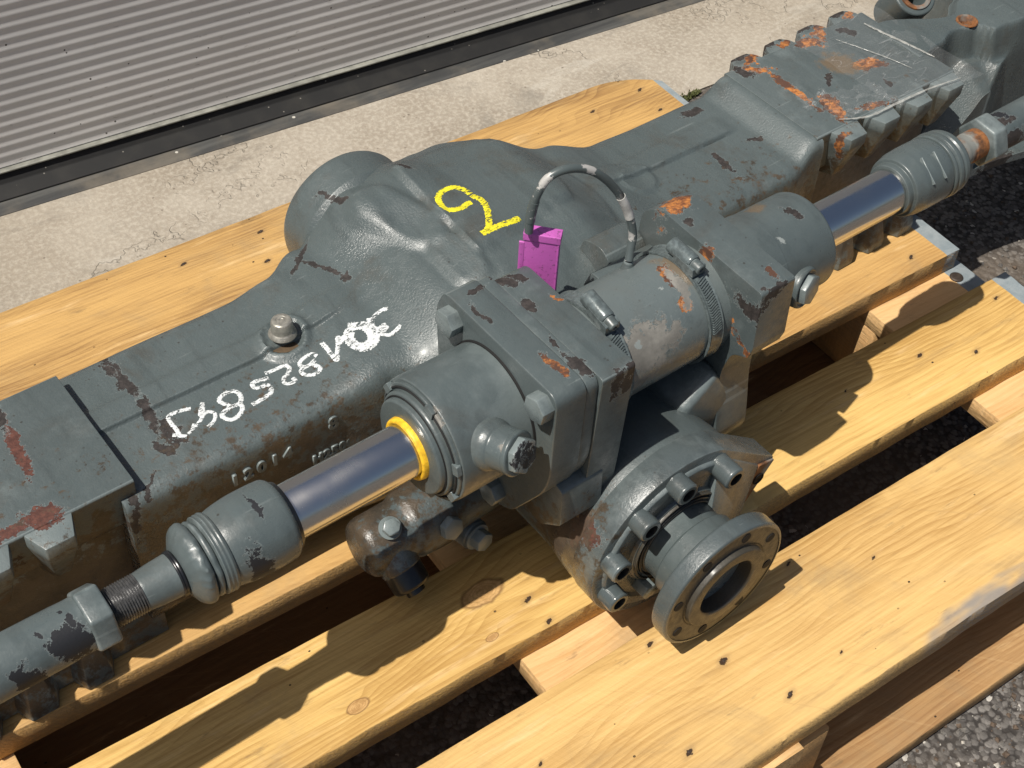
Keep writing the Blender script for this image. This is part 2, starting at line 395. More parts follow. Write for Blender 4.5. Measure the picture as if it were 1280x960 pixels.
m_cast = paint('cast_grey_paint', .42, P_HOUSING, .30, .50, wear=.35)
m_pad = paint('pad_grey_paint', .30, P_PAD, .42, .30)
m_block = paint('machined_grey_paint', .22, P_BLOCK, .34, .30)
m_cyl = paint('cylinder_grey_paint', .16, P_ROD, .33, .28, wear=.3)
m_oily = paint('oily_flange_paint', .25, P_BLOCK, .24, .40, soil=(.034, .028, .020), base=(.070, .086, .088))
m_oilbolt = paint('oily_bolt_paint', .15, (), .22, .6, soil=(.03, .024, .016), base=(.070, .086, .088), speck=.4, wear=.9)
m_bolt = paint('bolt_grey_paint', .15, (), .32, .25, speck=.4, wear=.8)
m_dirty = paint('dirty_flange_paint', .35, (), .45, 1.0, soil=(.042, .028, .015), base=(.048, .043, .033))
m_plug = paint('chipped_plug_paint', .2, [('black', (.4240, .4765, .2455), (.4, .1, 1), .0085, .0032), ('black', (.4205, .4772, .2420), (1, .2, .3), .004, .002)], .28, .3, wear=.8)
m_chrome = None
def mk_chrome():
    s = NT('chrome_rod'); v = s.coord(axle)
    n = s.noise(s.mapping(v, scale=(400, 6, 6)), 3, 3); n2 = s.noise(v, 20, 4)
    s.set(Base_Color=s.mix(s.ramp(n2, .45, .8, 0, .5), (.66, .65, .63), (.42, .40, .37)), Metallic=1.0, Roughness=s.ramp(n2, .4, .8, .19, .32))
    s.set(Normal=s.bump(n, .03, .001)); return s.m
m_chrome = mk_chrome()
m_steel = plain('bare_steel_thread', (.22, .22, .22), .35, .8, .3, 300)
m_yellow = plain('yellow_seal', (.80, .47, .025), .45, 0, .2)
m_black = plain('black_plastic', (.010, .011, .013), .28, 0, .1)
m_hole = plain('bore_black', (.006, .006, .006), .8)
m_galv = plain('pale_metal_cap', (.36, .345, .30), .38, .55, .15, 260)
m_clamp = plain('painted_clamp_band', (.115, .140, .142), .25, .15, .2, 300)
m_rusty = None
def mk_rusty():
    s = NT('rusted_steel'); v = s.coord(axle); n = s.noise(v, 70, 6, .7); n2 = s.noise(v, 22, 4, .6)
    c = s.mix(s.ramp(n, .35, .65), (.06, .030, .016), (.26, .10, .028)); c = s.mix(s.ramp(n2, .5, .62), c, (.17, .175, .16))
    s.set(Base_Color=c, Roughness=.75, Normal=s.bump(n, .5, .001)); return s.m
m_rusty = mk_rusty()

# ------------------------------------------------------------------ wood
def mk_wood(name, light=(.70, .455, .165), dark=(.47, .26, .08), stain=None, knots=(), rough=.62, saw=.5, marks=()):
    s = NT(name); v = s.coord()
    inf = s.n('ShaderNodeObjectInfo'); rn = inf.outputs['Random']
    off = s.math('MULTIPLY', rn, 7.3)
    sx = s.sep(v)
    # sap lines that run with the board, bent by a slow wobble and by knots
    wob = s.noise(s.comb(s.math('ADD', s.math('MULTIPLY', sx[0], 2.2), off), s.math('MULTIPLY', sx[1], 5.0), 0.0), 1.0, 3, .5)
    yy = s.math('ADD', sx[1], s.math('MULTIPLY', s.math('SUBTRACT', wob, .5), .085))
    kmask = None; klen = None
    for (kx, ky, kr) in knots:
        q = s.mapping(v, (kx, ky, 0), (0, 0, .12), (kr*1.9, kr, 1), 'TEXTURE')
        L = s.vm('LENGTH', s.vm('MULTIPLY', q, (1, 1, 0)))
        yy = s.math('ADD', yy, s.math('MULTIPLY', s.ramp(L, 0, 3.2, 1, 0), s.math('MULTIPLY', s.math('SUBTRACT', sx[1], ky-.004), .9)))
        Lw = s.math('ADD', L, s.math('MULTIPLY', s.math('SUBTRACT', s.noise(v, 45, 3), .5), .9)); klen = Lw if klen is None else s.math('MINIMUM', klen, Lw); mk = s.ramp(Lw, .9, 1.1, 1, 0); kmask = mk if kmask is None else s.math('MAXIMUM', kmask, mk)
    zz = s.math('ADD', sx[2], .055)
    rr = s.math('SQRT', s.math('ADD', s.math('MULTIPLY', yy, yy), s.math('MULTIPLY', zz, zz)))
    ph = s.math('ADD', s.math('MULTIPLY', rr, s.math('ADD', 150, s.math('MULTIPLY', wob, 14))), off)
    ring = s.math('FRACT', ph); ring = s.math('POWER', ring, 2.2)
    fib = s.noise(s.comb(s.math('ADD', s.math('MULTIPLY', sx[0], 9), off), s.math('MULTIPLY', sx[1], 330), s.math('MULTIPLY', sx[2], 420)), 1.0, 5, .65)
    big = s.noise(s.comb(s.math('ADD', s.math('MULTIPLY', sx[0], 3.0), off), s.math('MULTIPLY', sx[1], 11), s.math('MULTIPLY', sx[2], 6)), 1.0, 4, .6)
    f = s.math('ADD', s.math('MULTIPLY', ring, s.ramp(big, .35, .75, .03, .24)), s.math('ADD', s.math('MULTIPLY', fib, .60), s.math('MULTIPLY', big, .65)))
    c = s.mix(s.ramp(f, .45, .90), light, dark)
    # grey-green weathering, dirt smudges
    d = s.noise(v, 7, 6, .65, .5); c = s.mix(s.ramp(d, .50, .78, 0, .62), c, (.27, .20, .115)); d3 = s.noise(s.comb(s.math('ADD', s.math('MULTIPLY', sx[0], 5), off), s.math('MULTIPLY', sx[1], 38), 0.0), 1.0, 5, .7); c = s.mix(s.ramp(d3, .56, .74, 0, .5), c, (.30, .19, .085)); c = s.mix(s.ramp(d3, .44, .28, 0, .5), c, (.78, .56, .29))
    d2 = s.noise(s.mapping(v, scale=(14, 60, 40)), 1.0, 5, .7); c = s.mix(s.ramp(d2, .60, .74, 0, .55), c, (.17, .11, .055))
    arc_ = s.noise(s.comb(s.math('MULTIPLY', s.math('ADD', sx[0], s.math('MULTIPLY', s.math('MULTIPLY', sx[1], sx[1]), 1.6)), 120), s.math('MULTIPLY', sx[1], 4), 0.0), 1.0, 3, .6); c = s.mix(s.ramp(arc_, .60, .72, 0, .07), c, (.82, .60, .32)); c = s.mix(s.ramp(arc_, .38, .28, 0, .22), c, (.38, .24, .10))
    sp = s.vor(s.mapping(v, scale=(1, 1.3, 1)), 42); spn = s.noise(v, 5, 2)
    c = s.mix(s.math('MULTIPLY', s.math('LESS_THAN', sp, .055), s.ramp(spn, .45, .55)), c, (.035, .022, .012))
    if kmask is not None:
        kc = s.mix(s.ramp(s.noise(v, 150, 4, .7), .35, .65), (.56, .33, .15), (.30, .15, .06)); kc = s.mix(s.ramp(s.math('FRACT', s.math('MULTIPLY', klen, 4.0)), .55, .9, 0, .6), kc, (.22, .11, .045)); c = s.mix(s.math('MULTIPLY', kmask, .6), c, kc); c = s.mix(s.math('MULTIPLY', s.math('SUBTRACT', s.ramp(klen, 1.25, 1.02), s.ramp(klen, 1.02, .9)), .7), c, (.16, .08, .03))
    mdepth = None
    if marks:
        mw = s.vm('ADD', v, s.vm('MULTIPLY', s.vm('SUBTRACT', s.noise(v, 110, 5, .75, 0, True), (.5, .5, .5)), (.008, .008, .0)))
        for (mx, my, mr) in marks:
            L_ = s.vm('LENGTH', s.vm('MULTIPLY', s.mapping(mw, (mx, my, 0), (0, 0, .35), (mr*1.35, mr*.62, 1), 'TEXTURE'), (1, 1, 0)))
            c = s.mix(s.ramp(L_, 2.6, .9, 0, .38), c, (.24, .155, .075)); mm = s.ramp(L_, 1.0, .8); c = s.mix(mm, c, (.045, .026, .014))
            mdepth = mm if mdepth is None else s.math('MAXIMUM', mdepth, mm)
    if stain: c = stain(s, v, sx, c)
    # saw marks across the board
    dx = s.math('ADD', s.math('MULTIPLY', sx[0], 1.0), s.math('MULTIPLY', sx[1], .55))
    saw_ = s.noise(s.comb(s.math('MULTIPLY', dx, 190), s.math('MULTIPLY', sx[1], 14), s.math('MULTIPLY', sx[2], 30)), 1.0, 3, .6)
    geo = s.n('ShaderNodeNewGeometry'); nz = s.sep(geo.outputs['Normal'])[2]
    side = s.ramp(s.math('ABSOLUTE', nz), .75, .45)
    sawn = s.noise(s.comb(s.math('ADD', s.math('MULTIPLY', sx[0], 330), s.math('MULTIPLY', sx[2], 220)), s.math('MULTIPLY', sx[1], 60), s.math('MULTIPLY', sx[2], 260)), 1.0, 4, .7)
    c = s.mix(s.math('MULTIPLY', side, s.ramp(sawn, .35, .62, .75, 0)), c, (.37, .235, .105))
    h = s.math('ADD', s.math('MULTIPLY', fib, .6), s.math('MULTIPLY', saw_, saw)); h = s.math('ADD', h, s.math('MULTIPLY', s.math('MULTIPLY', side, sawn), 3.2))
    h = s.math('ADD', h, s.math('MULTIPLY', ring, -.25))
    if mdepth is not None: h = s.math('ADD', h, s.math('MULTIPLY', mdepth, -3))
    s.set(Base_Color=c, Roughness=rough, Normal=s.bump(h, .55, .0011))
    s.b.inputs['Specular IOR Level'].default_value = .3
    return s.m

def board_mesh(name, x0, x1, y0, y1, z0, z1, jag=.0016, nx=200, ny=8, seed=0, wane=None, arris=.0007, cut=0):
    bm = bmesh.new(); rng = random.Random(seed)
    def N(a, b, c): return mn.noise(Vector((a, b, c + seed*3.7)))
    loops = []
    for i in range(nx+1):
        x = x0 + (x1-x0)*i/nx
        e0 = y0 + jag*(N(x*34, 0, 1)*.22 + N(x*4, 3, 1)*.5); e1 = y1 + jag*(N(x*34, 7, 1)*.2 + N(x*4, 5, 2)*.5)
        if cut: e1 -= cut*max(0, (x-(x1-.085))/.085)**2.2
        b0 = e0 + jag*.25*N(x*30, 2, 8)
        wz = wane(x) if wane else 0
        prof = []
        for j in range(ny+1):
            y = (e0+arris+wz) + (e1-e0-2*arris-wz)*j/ny; prof.append((y, z1 + .0006*N(x*7, y*25, 3) + .0003*N(x*40, y*60, 5)))
        prof.append((e1, z1-arris)); prof.append((e1, z0+arris))
        prof.append((e1-arris, z0)); prof.append((b0+arris, z0)); prof.append((b0, z0+arris))
        prof.append((e0, (z0+z1)/2)); prof.append((e0, z1-arris-wz*.75))
        xx = x + (.0015*N(0, i, 3) if i in (0, nx) else 0)
        loops.append([bm.verts.new((xx + (.0012*N(p[0]*90, p[1]*120, 1) if i in (0, nx) else 0), p[0], p[1])) for p in prof])
    n = len(loops[0])
    for a, b in zip(loops, loops[1:]):
        for k in range(n): bm.faces.new((a[k], b[k], b[(k+1) % n], a[(k+1) % n]))
    bm.faces.new(loops[0]); bm.faces.new(list(reversed(loops[-1])))
    return bm

pallet = empty('pallet', (.5, .7, 0))
tag(pallet, 'sun-bleached softwood pallet with wide gaps under the grey axle', 'pallet')
def wood_part(name, bm, mat, parent=pallet, label=None):
    # origin of every piece at its own centre line so that the grain starts differently
    o = from_bm(name, bm, mat, None, 50); o.parent = parent; o.matrix_parent_inverse = Matrix.Translation(-parent.location)
    if label: o['label'] = label
    return o
def st_end(x_in, extra=None):
    def f(s, v, sx, c):
        n = s.noise(v, 60, 3)
        m = s.math('GREATER_THAN', s.math('ADD', sx[0], s.math('MULTIPLY', n, .002)), x_in)
        c = s.mix(m, c, s.mix(s.ramp(n, .3, .7), (.20, .235, .25), (.27, .30, .31)))
        return extra(s, v, sx, c) if extra else c
    return f
def blue_edge(s, v, sx, c):
    # blue-grey sap stain that follows parts of the front edge
    n = s.noise(s.mapping(v, scale=(4.5, 12, 1)), 1.0, 4, .6)
    m = s.ramp(s.math('ADD', sx[1], s.math('MULTIPLY', s.math('SUBTRACT', n, .62), -.10)), .318, .330, 1, 0)
    return s.mix(s.math('MULTIPLY', m, .85), c, (.21, .205, .20))
W1 = mk_wood('pallet_wood_front', (.66, .435, .170), (.42, .24, .078), st_end(1.088, blue_edge), [], marks=[(.540, .392, .0036), (.565, .339, .0034), (.463, .344, .0034), (.499, .438, .0026), (.652, .436, .0022), (.628, .345, .0016), (.72, .40, .0018), (.36, .40, .002)])
W2 = mk_wood('pallet_wood_second', (.69, .455, .160), (.42, .24, .070), st_end(1.088), [(.411, .556, .0105), (.267, .520, .0048), (.393, .515, .0030)], marks=[(.44, .530, .0034), (.442, .502, .0030), (.991, .528, .0034), (.938, .555, .0030), (1.069, .571, .0030), (.70, .53, .0016), (.84, .56, .0014)])
W3 = mk_wood('pallet_wood_under', (.58, .355, .130), (.38, .21, .07), st_end(1.076), marks=[(1.039, .665, .0030), (1.02, .72, .002)])
W5 = mk_wood('pallet_wood_back', (.52, .32, .115), (.24, .13, .048), st_end(1.004), [(.72, 1.05, .008)], marks=[(.38, 1.062, .003), (.471, 1.066, .0032), (.455, 1.021, .0028), (.977, 1.057, .0034), (.902, 1.052, .0030), (.973, 1.013, .0030)])
WX = mk_wood('pallet_wood_inner', (.70, .46, .22), (.54, .32, .13))
WXE = mk_wood('pallet_wood_inner_end', (.70, .46, .22), (.54, .32, .13), st_end(1.082))
TOP = -.0275
deck = []
deck.append(wood_part('deck_board', board_mesh('b', -.115, 1.100, .311, .4505, TOP-.0005, 0, .0022 , 320, 10, 1, lambda x: .010*max(0, mn.noise(Vector((x*5, 1, 3)))+.15)), W1, label='wide front deck board with a blue-grey stained edge'))
deck.append(wood_part('deck_board', board_mesh('b', -.115, 1.1085, .4975, .5945, TOP, .0003, .0022, 320, 8, 2), W2, label='deck board with a large knot under the axle shadow'))
deck.append(wood_part('deck_board', board_mesh('b', -.13, 1.0945, .646, .788, TOP, .0000, .0018, 260, 8, 3), W3))
deck.append(wood_part('deck_board', board_mesh('b', -.115, .985, .835, .932, TOP, -.0004, .002, 100, 8, 4), W3))
deck.append(wood_part('deck_board', board_mesh('b', -.115, 1.012, .952, 1.092, TOP, -.0002, .0018, 260, 8, 5, lambda x: 0, cut=.034), W5, label='darker rear deck board with split knots'))
def box_bm(x0, x1, y0, y1, z0, z1, bevel=.001):
    bm = bmesh.new(); prism_bm(bm, [(y0, z0), (y1, z0), (y1, z1), (y0, z1)], MX(x0), x1-x0, bevel, 1); return bm
for x0, x1 in ((-.115, .03), (.412, .557), (.966, 1.109)):
    bm = bmesh.new()
    # cross boards run in y: make along x then turn
    b = board_mesh('c', .305, 1.09 if x1 < 1 else .80, -x1, -x0, -.0485, -.0282, .001, 60, 6, int(x0*100)+9)
    bmesh.ops.rotate(b, verts=b.verts, cent=(0, 0, 0), matrix=Matrix.Rotation(math.pi/2, 3, 'Z'))
    bm.free()
    s_ = wood_part('cross_board', b, WX if x1 < 1 else WXE)
WXR = mk_wood('pallet_wood_block', (.55, .33, .14), (.36, .20, .08))
for x0, x1 in ((-.115, .03), (.460, .600), (.966, 1.109)):
    for y0, y1 in ((.313, .410), (.630, .770), (.985, 1.085)):
        if y0 > .9 and x1 > 1: x0, x1 = .86, 1.0
        wood_part('block', box_bm(x0, x1, y0, y1, -.1265, -.0487, .002), WXR)
for y0, y1, sd in ((.285, .405, 21), (.63, .772, 22), (.99, 1.088, 23)):
    wood_part('bottom_board', board_mesh('b', -.12, 1.109 if y0 < .9 else 1.005, y0, y1, -.1465, -.1267, .0015, 90, 6, sd), mk_wood('pallet_wood_base', (.44, .27, .12), (.28, .15, .06)) if y0 < .5 else mk_wood('pallet_wood_shaded', (.20, .115, .05), (.12, .065, .028)))  # inner base boards: same wood, darkened for the shade under the deck
# nails driven through the deck
bm = bmesh.new(); lathe_bm(bm, [(0, .0014), (.0003, .0014), (.0005, .0011)], frame((0, 0, 0), (0, 0, 1)), 14)
bmesh.ops.recalc_face_normals(bm, faces=bm.faces); nail_me = bpy.data.meshes.new('nail'); bm.to_mesh(nail_me); bm.free(); nail_me.materials.append(plain('nail_head', (.06, .045, .035), .6, .4))
for bi, spots in ((0, [(.5405, .3925), (.5655, .3395), (.4635, .3445), (1.03, .42)]), (1, [(.4405, .5305), (.9915, .5285), (1.0695, .5715)]), (2, [(1.0395, .6655)]), (4, [(.3805, 1.0625), (.4715, 1.0665), (.4555, 1.0215), (.9735, 1.0135)])):
    for x, y in spots:
        n_ = bpy.data.objects.new('nail', nail_me); COL.objects.link(n_); n_.parent = deck[bi]
        n_.location = (x, y, -.0004); n_.rotation_euler = (.05, .04, 0)

hd = bpy.data.meshes.new('nail'); bm = bmesh.new(); lathe_bm(bm, rnd([(0, .0075), (.0012, .0075), (.0022, .0060), (.0024, .0001)], .0006), frame((0, 0, 0), (0, 0, 1)), 28); bmesh.ops.recalc_face_normals(bm, faces=bm.faces); bm.to_mesh(hd); bm.free(); hd.materials.append(nail_me.materials[0])
n_ = bpy.data.objects.new('nail_head', hd); COL.objects.link(n_); n_.parent = s_; n_.location = (1.0865, .6335, -.0283)
# ------------------------------------------------------------------ axle housing
def sm(t): t = max(0., min(1., t)); return t*t*(3-2*t)
def bump1(x, c, w): return sm(1-abs(x-c)/w)
def lerp(a, b, t): return a+(b-a)*t
def pl(x, P):
    if x <= P[0][0]: return P[0][1]
    for (a, va), (b, vb) in zip(P, P[1:]):
        if x <= b: return lerp(va, vb, sm((x-a)/(b-a)))
    return P[-1][1]
YB = [(.20, .797), (.36, .797), (.40, .801), (.44, .822), (.49, .850), (.54, .866), (.60, .862), (.65, .842), (.70, .803), (.75, .789), (.80, .787), (.93, .786)]
YF = [(.20, .648), (.37, .646), (.42, .640), (.47, .612), (.52, .590), (.62, .590), (.67, .618), (.72, .642), (.87, .641), (.915, .650), (.93, .650)]
ZT = [(.20, .180), (.36, .180), (.44, .193), (.50, .218), (.55, .228), (.63, .226), (.69, .198), (.75, .182), (.884, .182), (.914, .1962), (.93, .1962)]
ZB = [(.20, .030), (.38, .030), (.48, .012), (.65, .012), (.75, .030), (.93, .030)]
EX = [(.20, 17.), (.36, 15.), (.46, 5.0), (.56, 3.3), (.64, 3.8), (.74, 12.), (.93, 15.)]
def seg_d(px, py, ax, ay, bx, by):
    t = max(0, min(1, ((px-ax)*(bx-ax)+(py-ay)*(by-ay))/((bx-ax)**2+(by-ay)**2))); return math.hypot(px-ax-t*(bx-ax), py-ay-t*(by-ay))
def relief(x, y):
    h = 0
    # long raised strip along both arms
    arm = max(sm((.47-x)/.09), sm((x-.70)/.03)*sm((.880-x)/.02))
    strip = sm((y-.7195)/.0025)*sm((.7460-y)/.0025)
    h += .0042*arm*strip
    # breather boss
    d = math.hypot(x-.3755, y-.7265); h += .0042*sm((.0245-d)/.006) * (1 if d > .0155 else 0) + (.001 if d <= .0155 else 0)
    d = math.hypot(x-.745, y-.716); h += .0026*sm((.0195-d)/.0025)
    h += .010*sm((.070-math.hypot(x-.505, y-.805))/.055)
    # finger shaped swellings left of the flat
    h += .0055*sm((.026-seg_d(x, y, .500, .783, .519, .735))/.012)
    h += .0048*sm((.020-seg_d(x, y, .522, .703, .521, .672))/.009)
    # flat raised panel with the mark, rounded edge to the right
    a = sm((x-.534)/.004)*sm((y-.681-.10*(x-.55))/.0035)
    rr = math.hypot(x-.578, y-.738); a *= sm((.083-rr)/.006); h += .0052*a
    rr = math.hypot(x-.585, y-.715); h += .0036*sm((.108-rr)/.009)*sm((x-.600)/.03)*sm((y-.665)/.01)
    return h
def housing():
    bm = bmesh.new(); NX, K = 300, 176; rows = []
    for i in range(NX+1):
        x = .196 + (.922-.196)*i/NX
        yb, yf, zt, zb, ex = pl(x, YB), pl(x, YF), pl(x, ZT), pl(x, ZB), pl(x, EX)
        cy, cz, hy, hz = (yb+yf)/2, (zt+zb)/2, (yb-yf)/2, (zt-zb)/2
        row = []
        for k in range(K):
            a = 2*math.pi*k/K; a -= .18*max(0, min(1, (ex-4)/5))*math.sin(4*a); c_, s_ = math.cos(a), math.sin(a)
            # even spread over the outline; more points where the corners turn
            if abs(c_) > 1e-9 or abs(s_) > 1e-9:
                m = (abs(c_)**ex + abs(s_)**ex)**(-1/ex)
            y, z = cy + hy*m*c_, cz + hz*m*s_
            if s_ > 0: z += relief(x, y)*sm((m*s_-.55)/.3)
            z += .0006*mn.noise(Vector((x*22, y*22, z*22))) ; y += .0006*mn.noise(Vector((x*20+9, y*20, z*20)))
            row.append(bm.verts.new((x, y, z)))
        rows.append(row)
    for a, b in zip(rows, rows[1:]):
        for k in range(K): bm.faces.new((a[k], a[(k+1) % K], b[(k+1) % K], b[k]))
    bm.faces.new(list(reversed(rows[0]))); bm.faces.new(rows[-1])
    return bm
house = from_bm('axle_housing', housing(), m_cast, axle, 60)
house['label'] = 'cast grey housing with a round bulge in the middle, chalk number and yellow mark'
# rear drum on the bulge
lathe('rear_boss', rnd([(.0, .050), (.022, .0615), (.024, .0625), (.054, .0625), (.060, .060), (.060, .045), (.052, .040), (.052, .001)], .002), (.513, .795, .165), (0, 1, 0), m_cast, axle, 96)
lathe('rear_boss', rnd([(-.0, .050), (.038, .0575), (.048, .052), (.048, .001)], .006), (.580, .800, .148), (0, 1, 0), m_cast, axle, 64)

# mounting pads with toothed edges
def pad(x0, x1, teethf, teethb, ztop, mat, yf=.652, yb=.786, label=None, extra=None):
    """upper and lower plate joined by a web; teeth are parts of it"""
    bm = bmesh.new()
    yfw, ybw = yf+.016, yb-.016
    # web
    prism_bm(bm, smoothpoly([(yfw, .040), (ybw, .040), (ybw, .158), (yfw, .158)], .004), MX(x0+.004), x1-x0-.008, .002, 1)
    for z0, z1 in ((.150, ztop), (.0005, .046)):
        prism_bm(bm, smoothpoly([(yf+.006, z0), (yb-.006, z0), (yb-.003, z1), (yf+.003, z1)] if z0 > .1 else [(yf+.003, z0), (yb-.003, z0), (yb-.006, z1), (yf+.006, z1)], .003), MX(x0), x1-x0, .0035, 3)
    for xc in teethb:
        if x0 < xc < x1: prism_bm(bm, smoothpoly([(yb-.02, -.0205+xc), (yb+.002, -.0165+xc), (yb+.0095, -.009+xc), (yb+.0095, .009+xc), (yb+.002, .0165+xc), (yb-.02, .0205+xc)], .006, 3), Matrix(((0, 0, 1, 0), (0, 1, 0, 0), (1, 0, 0, ztop-.022), (0, 0, 0, 1))), .0215, .003, 2)
    p = from_bm('mounting_pad', bm, mat, axle, 40)
    if label: p['label'] = label
    def tooth(xc, w, up, front):
        d = -1 if front else 1; y0 = yf+.012 if front else yb-.012
        b = bmesh.new(); zz0, zz1 = (ztop-.0015, ztop-.056) if up else (.0005, .052)
        o = .0125 if not (up and front) else .0185
        top = [(xc-w/2-.004, y0), (xc-w*.32, y0+d*(.010+o)), (xc+w*.32, y0+d*(.010+o)), (xc+w/2+.004, y0)]
        bot = [(xc-w*.34, y0), (xc-w*.16, y0+d*.013), (xc+w*.16, y0+d*.013), (xc+w*.34, y0)]
        A = [b.verts.new((x, y, zz0)) for x, y in top]; M_ = [b.verts.new((x, y, zz0+(zz1-zz0)*.22)) for x, y in [(a[0], a[1]) for a in top]]; B = [b.verts.new((x, y, zz1)) for x, y in bot]
        fs = [b.faces.new(A), b.faces.new(B)]
        for P_, Q in ((A, M_), (M_, B)):
            for i in range(4): fs.append(b.faces.new((P_[i], P_[(i+1) % 4], Q[(i+1) % 4], Q[i])))
        bmesh.ops.recalc_face_normals(b, faces=fs)
        bmesh.ops.bevel(b, geom=list(b.edges), offset=.0012, segments=2, profile=.5, affect='EDGES', clamp_overlap=True)
        return b
    for (xs, front) in ((teethf, True), (teethb, False)):
        for xc in xs:
            if not (x0 < xc < x1): continue
            for up in (True, False):
                t_ = from_bm('tooth', tooth(xc, .034, up, front), mat, p, 40)
    return p
padL = pad(-.02, .2085, [.142-.047*k for k in range(4)], [.135-.047*k for k in range(4)], .195, m_pad, label='left mounting pad with red primer showing through')
padR = pad(.915, 1.112, [.952+.047*k for k in range(4)], [.948+.047*k for k in range(4)], .197, m_pad, label='right mounting pad, rusty along its toothed edges')
# ------------------------------------------------------------------ steering cylinder
RY, RZ = .548, .220
ax_o = lambda x: (x, RY, RZ)
cyl = lathe('steering_cylinder', rnd([(.387, .0470), (.387, .0497), (.392, .0502), (.452, .0500)], .0015), (0, RY, RZ), (1, 0, 0), m_cyl, axle, 128)
cyl['label'] = 'steering cylinder barrel nearest the chalk number'
lathe('seam_ring', [(.4488, .0500), (.4488, .0512), (.4506, .0514), (.4506, .0500)], (0, RY, RZ), (1, 0, 0), m_hole, cyl, 96, close=False)
# end cap: ring, slotted retaining nut, inner gland
lathe('retaining_ring', rnd([(.3845, .0415), (.3845, .0468), (.3855, .0475), (.389, .0475)], .0008), (0, RY, RZ), (1, 0, 0), m_cyl, cyl, 96)
for k, a in enumerate((15, 75, 118, 165, 235, 300)):
    a = R(a); M = Matrix.Translation((0, RY, RZ)) @ Matrix.Rotation(a, 4, 'X')
    prism('ring_lug', smoothpoly([(-.005, .0425), (.005, .0425), (.0045, .049), (-.0045, .049)], .001), M @ MX(.3825), .004, m_cyl, cyl, .0006, 1)
lathe('gland', rnd([(.3745, .0255), (.3745, .0370), (.3760, .0382), (.3795, .0384), (.3798, .0412), (.3815, .0420), (.386, .0420)], .0006), (0, RY, RZ), (1, 0, 0), m_cyl, cyl, 96)
lathe('rod_seal', rnd([(.3715, .0208), (.3700, .0222), (.3705, .0243), (.3735, .0250), (.376, .0252)], .0008), (0, RY, RZ), (1, 0, 0), m_yellow, cyl, 96, close=False)
lathe('piston_rod', [(.262, .0200), (.264, .0207), (.383, .0207)], (0, RY, RZ), (1, 0, 0), m_chrome, axle, 128)['label'] = 'left chrome piston rod entering the yellow seal'
lathe('piston_rod', [(.760, .0205), (.892, .0205)], (0, RY, RZ), (1, 0, 0), m_chrome, axle, 128)['label'] = 'right chrome piston rod'
for a0_, a1_ in ((22, 68), (84, 112), (128, 160), (172, 228), (242, 292), (308, 372)):
    pts = [(.3842, RY - .0442*math.sin(R(a0_+(a1_-a0_)*k/14)), RZ + .0442*math.cos(R(a0_+(a1_-a0_)*k/14))) for k in range(15)]
    bm = bmesh.new(); tube_bm(bm, pts, .0010, 6); from_bm('ring_slot', bm, m_hole, cyl, 60)
lathe('gland_groove', [(.3790, .0384), (.3788, .0396), (.3798, .0398)], (0, RY, RZ), (1, 0, 0), m_hole, cyl, 96, close=False)
# port with hexagon plug
pd = Vector((.28, -.92, .24)).normalized(); po = Vector((.4125, .5150, .2350))
prt = lathe('oil_port', rnd([(-.02, .0205), (.012, .0200), (.0165, .0180), (.0180, .0168), (.0300, .0165), (.031, .0155), (.031, .001)], .0025), po, pd, m_cyl, cyl, 48)
lathe('oil_port_collar', rnd([(.0305, .0160), (.0310, .0172), (.034, .0172), (.035, .0160), (.035, .0110)], .0006), po, pd, m_bolt, cyl, 48)
bm = bmesh.new(); hexbolt_bm(bm, po+pd*.0345, pd, .0145, .0065, 0, .3); from_bm('port_plug', bm, m_plug, cyl, 30)
# flange plates
PL1 = smoothpoly([(.479, .284), (.612, .284), (.622, .262), (.618, .200), (.582, .118), (.552, .106), (.520, .118), (.479, .186)], [.012, .008, .008, .02, .012, .012, .012, .024], 6)
fp = prism('flange_plate', PL1, MX(.4505), .0275, m_block, axle, .0042, 4); fp['label'] = 'cylinder flange plate with hexagon bolts'
PL2 = [(RY + (y-RY)*1.0 + .0015, z-.0010) for y, z in PL1]
prism('gasket_plate', [(RY+(y-RY)*.982, RZ+(z-RZ)*.976) for y, z in PL1], MX(.4788), .0108, m_block, axle, .0016, 2)
BR1 = smoothpoly([(.477, .281), (.604, .281), (.616, .262), (.620, .170), (.640, .090), (.640, .05), (.50, .05), (.485, .100), (.481, .170)], [.004, .008, .01, .02, .02, .0, .0, .01, .01], 5)
brL = prism('cylinder_bracket', BR1, MX(.4903), .0305, m_block, axle, .0030, 3); brL['label'] = 'left clamp bracket with a chipped rusty top corner'
for (y, z, sp) in ((.5985, .2665, .2), (.4915, .2690, .35), (.538, .130, .1)):
    hexbolt('flange_bolt', (.4505, y, z), (-1, 0, 0), .0118, .0105, m_bolt, fp, .0, sp)
# foot lug under the left bracket
bm = bmesh.new(); prism_bm(bm, smoothpoly([(.4800, .170), (.4945, .174), (.520, .160), (.575, .125), (.550, .108), (.500, .112), (.4780, .132)], .003), MX(.466), .040, .003, 2)
from_bm('bracket_lug', bm, m_block, brL, 40)
# right bracket
BR2 = smoothpoly([(.4815, .272), (.597, .276), (.617, .262), (.622, .170), (.640, .10), (.640, .05), (.520, .05), (.494, .090), (.4985, .120), (.503, .145), (.5045, .170), (.497, .196), (.482, .203), (.4785, .215)],
    [.0035, .006, .012, .02, .02, 0, 0, .012, .012, .012, .012, .008, .002, .002], 6)
brR = prism('cylinder_bracket', BR2, MX(.6525), .036, m_block, axle, .0026, 3); brR['label'] = 'right clamp bracket with orange rust on its top corner'
# fillet that flows from the casing into the bracket
FIL = [(.648, .503, .172), (.648, .565, .172), (.605, .497, .150), (.605, .565, .152), (.688, .500, .10), (.688, .56, .12), (.590, .500, .10), (.590, .57, .12)]
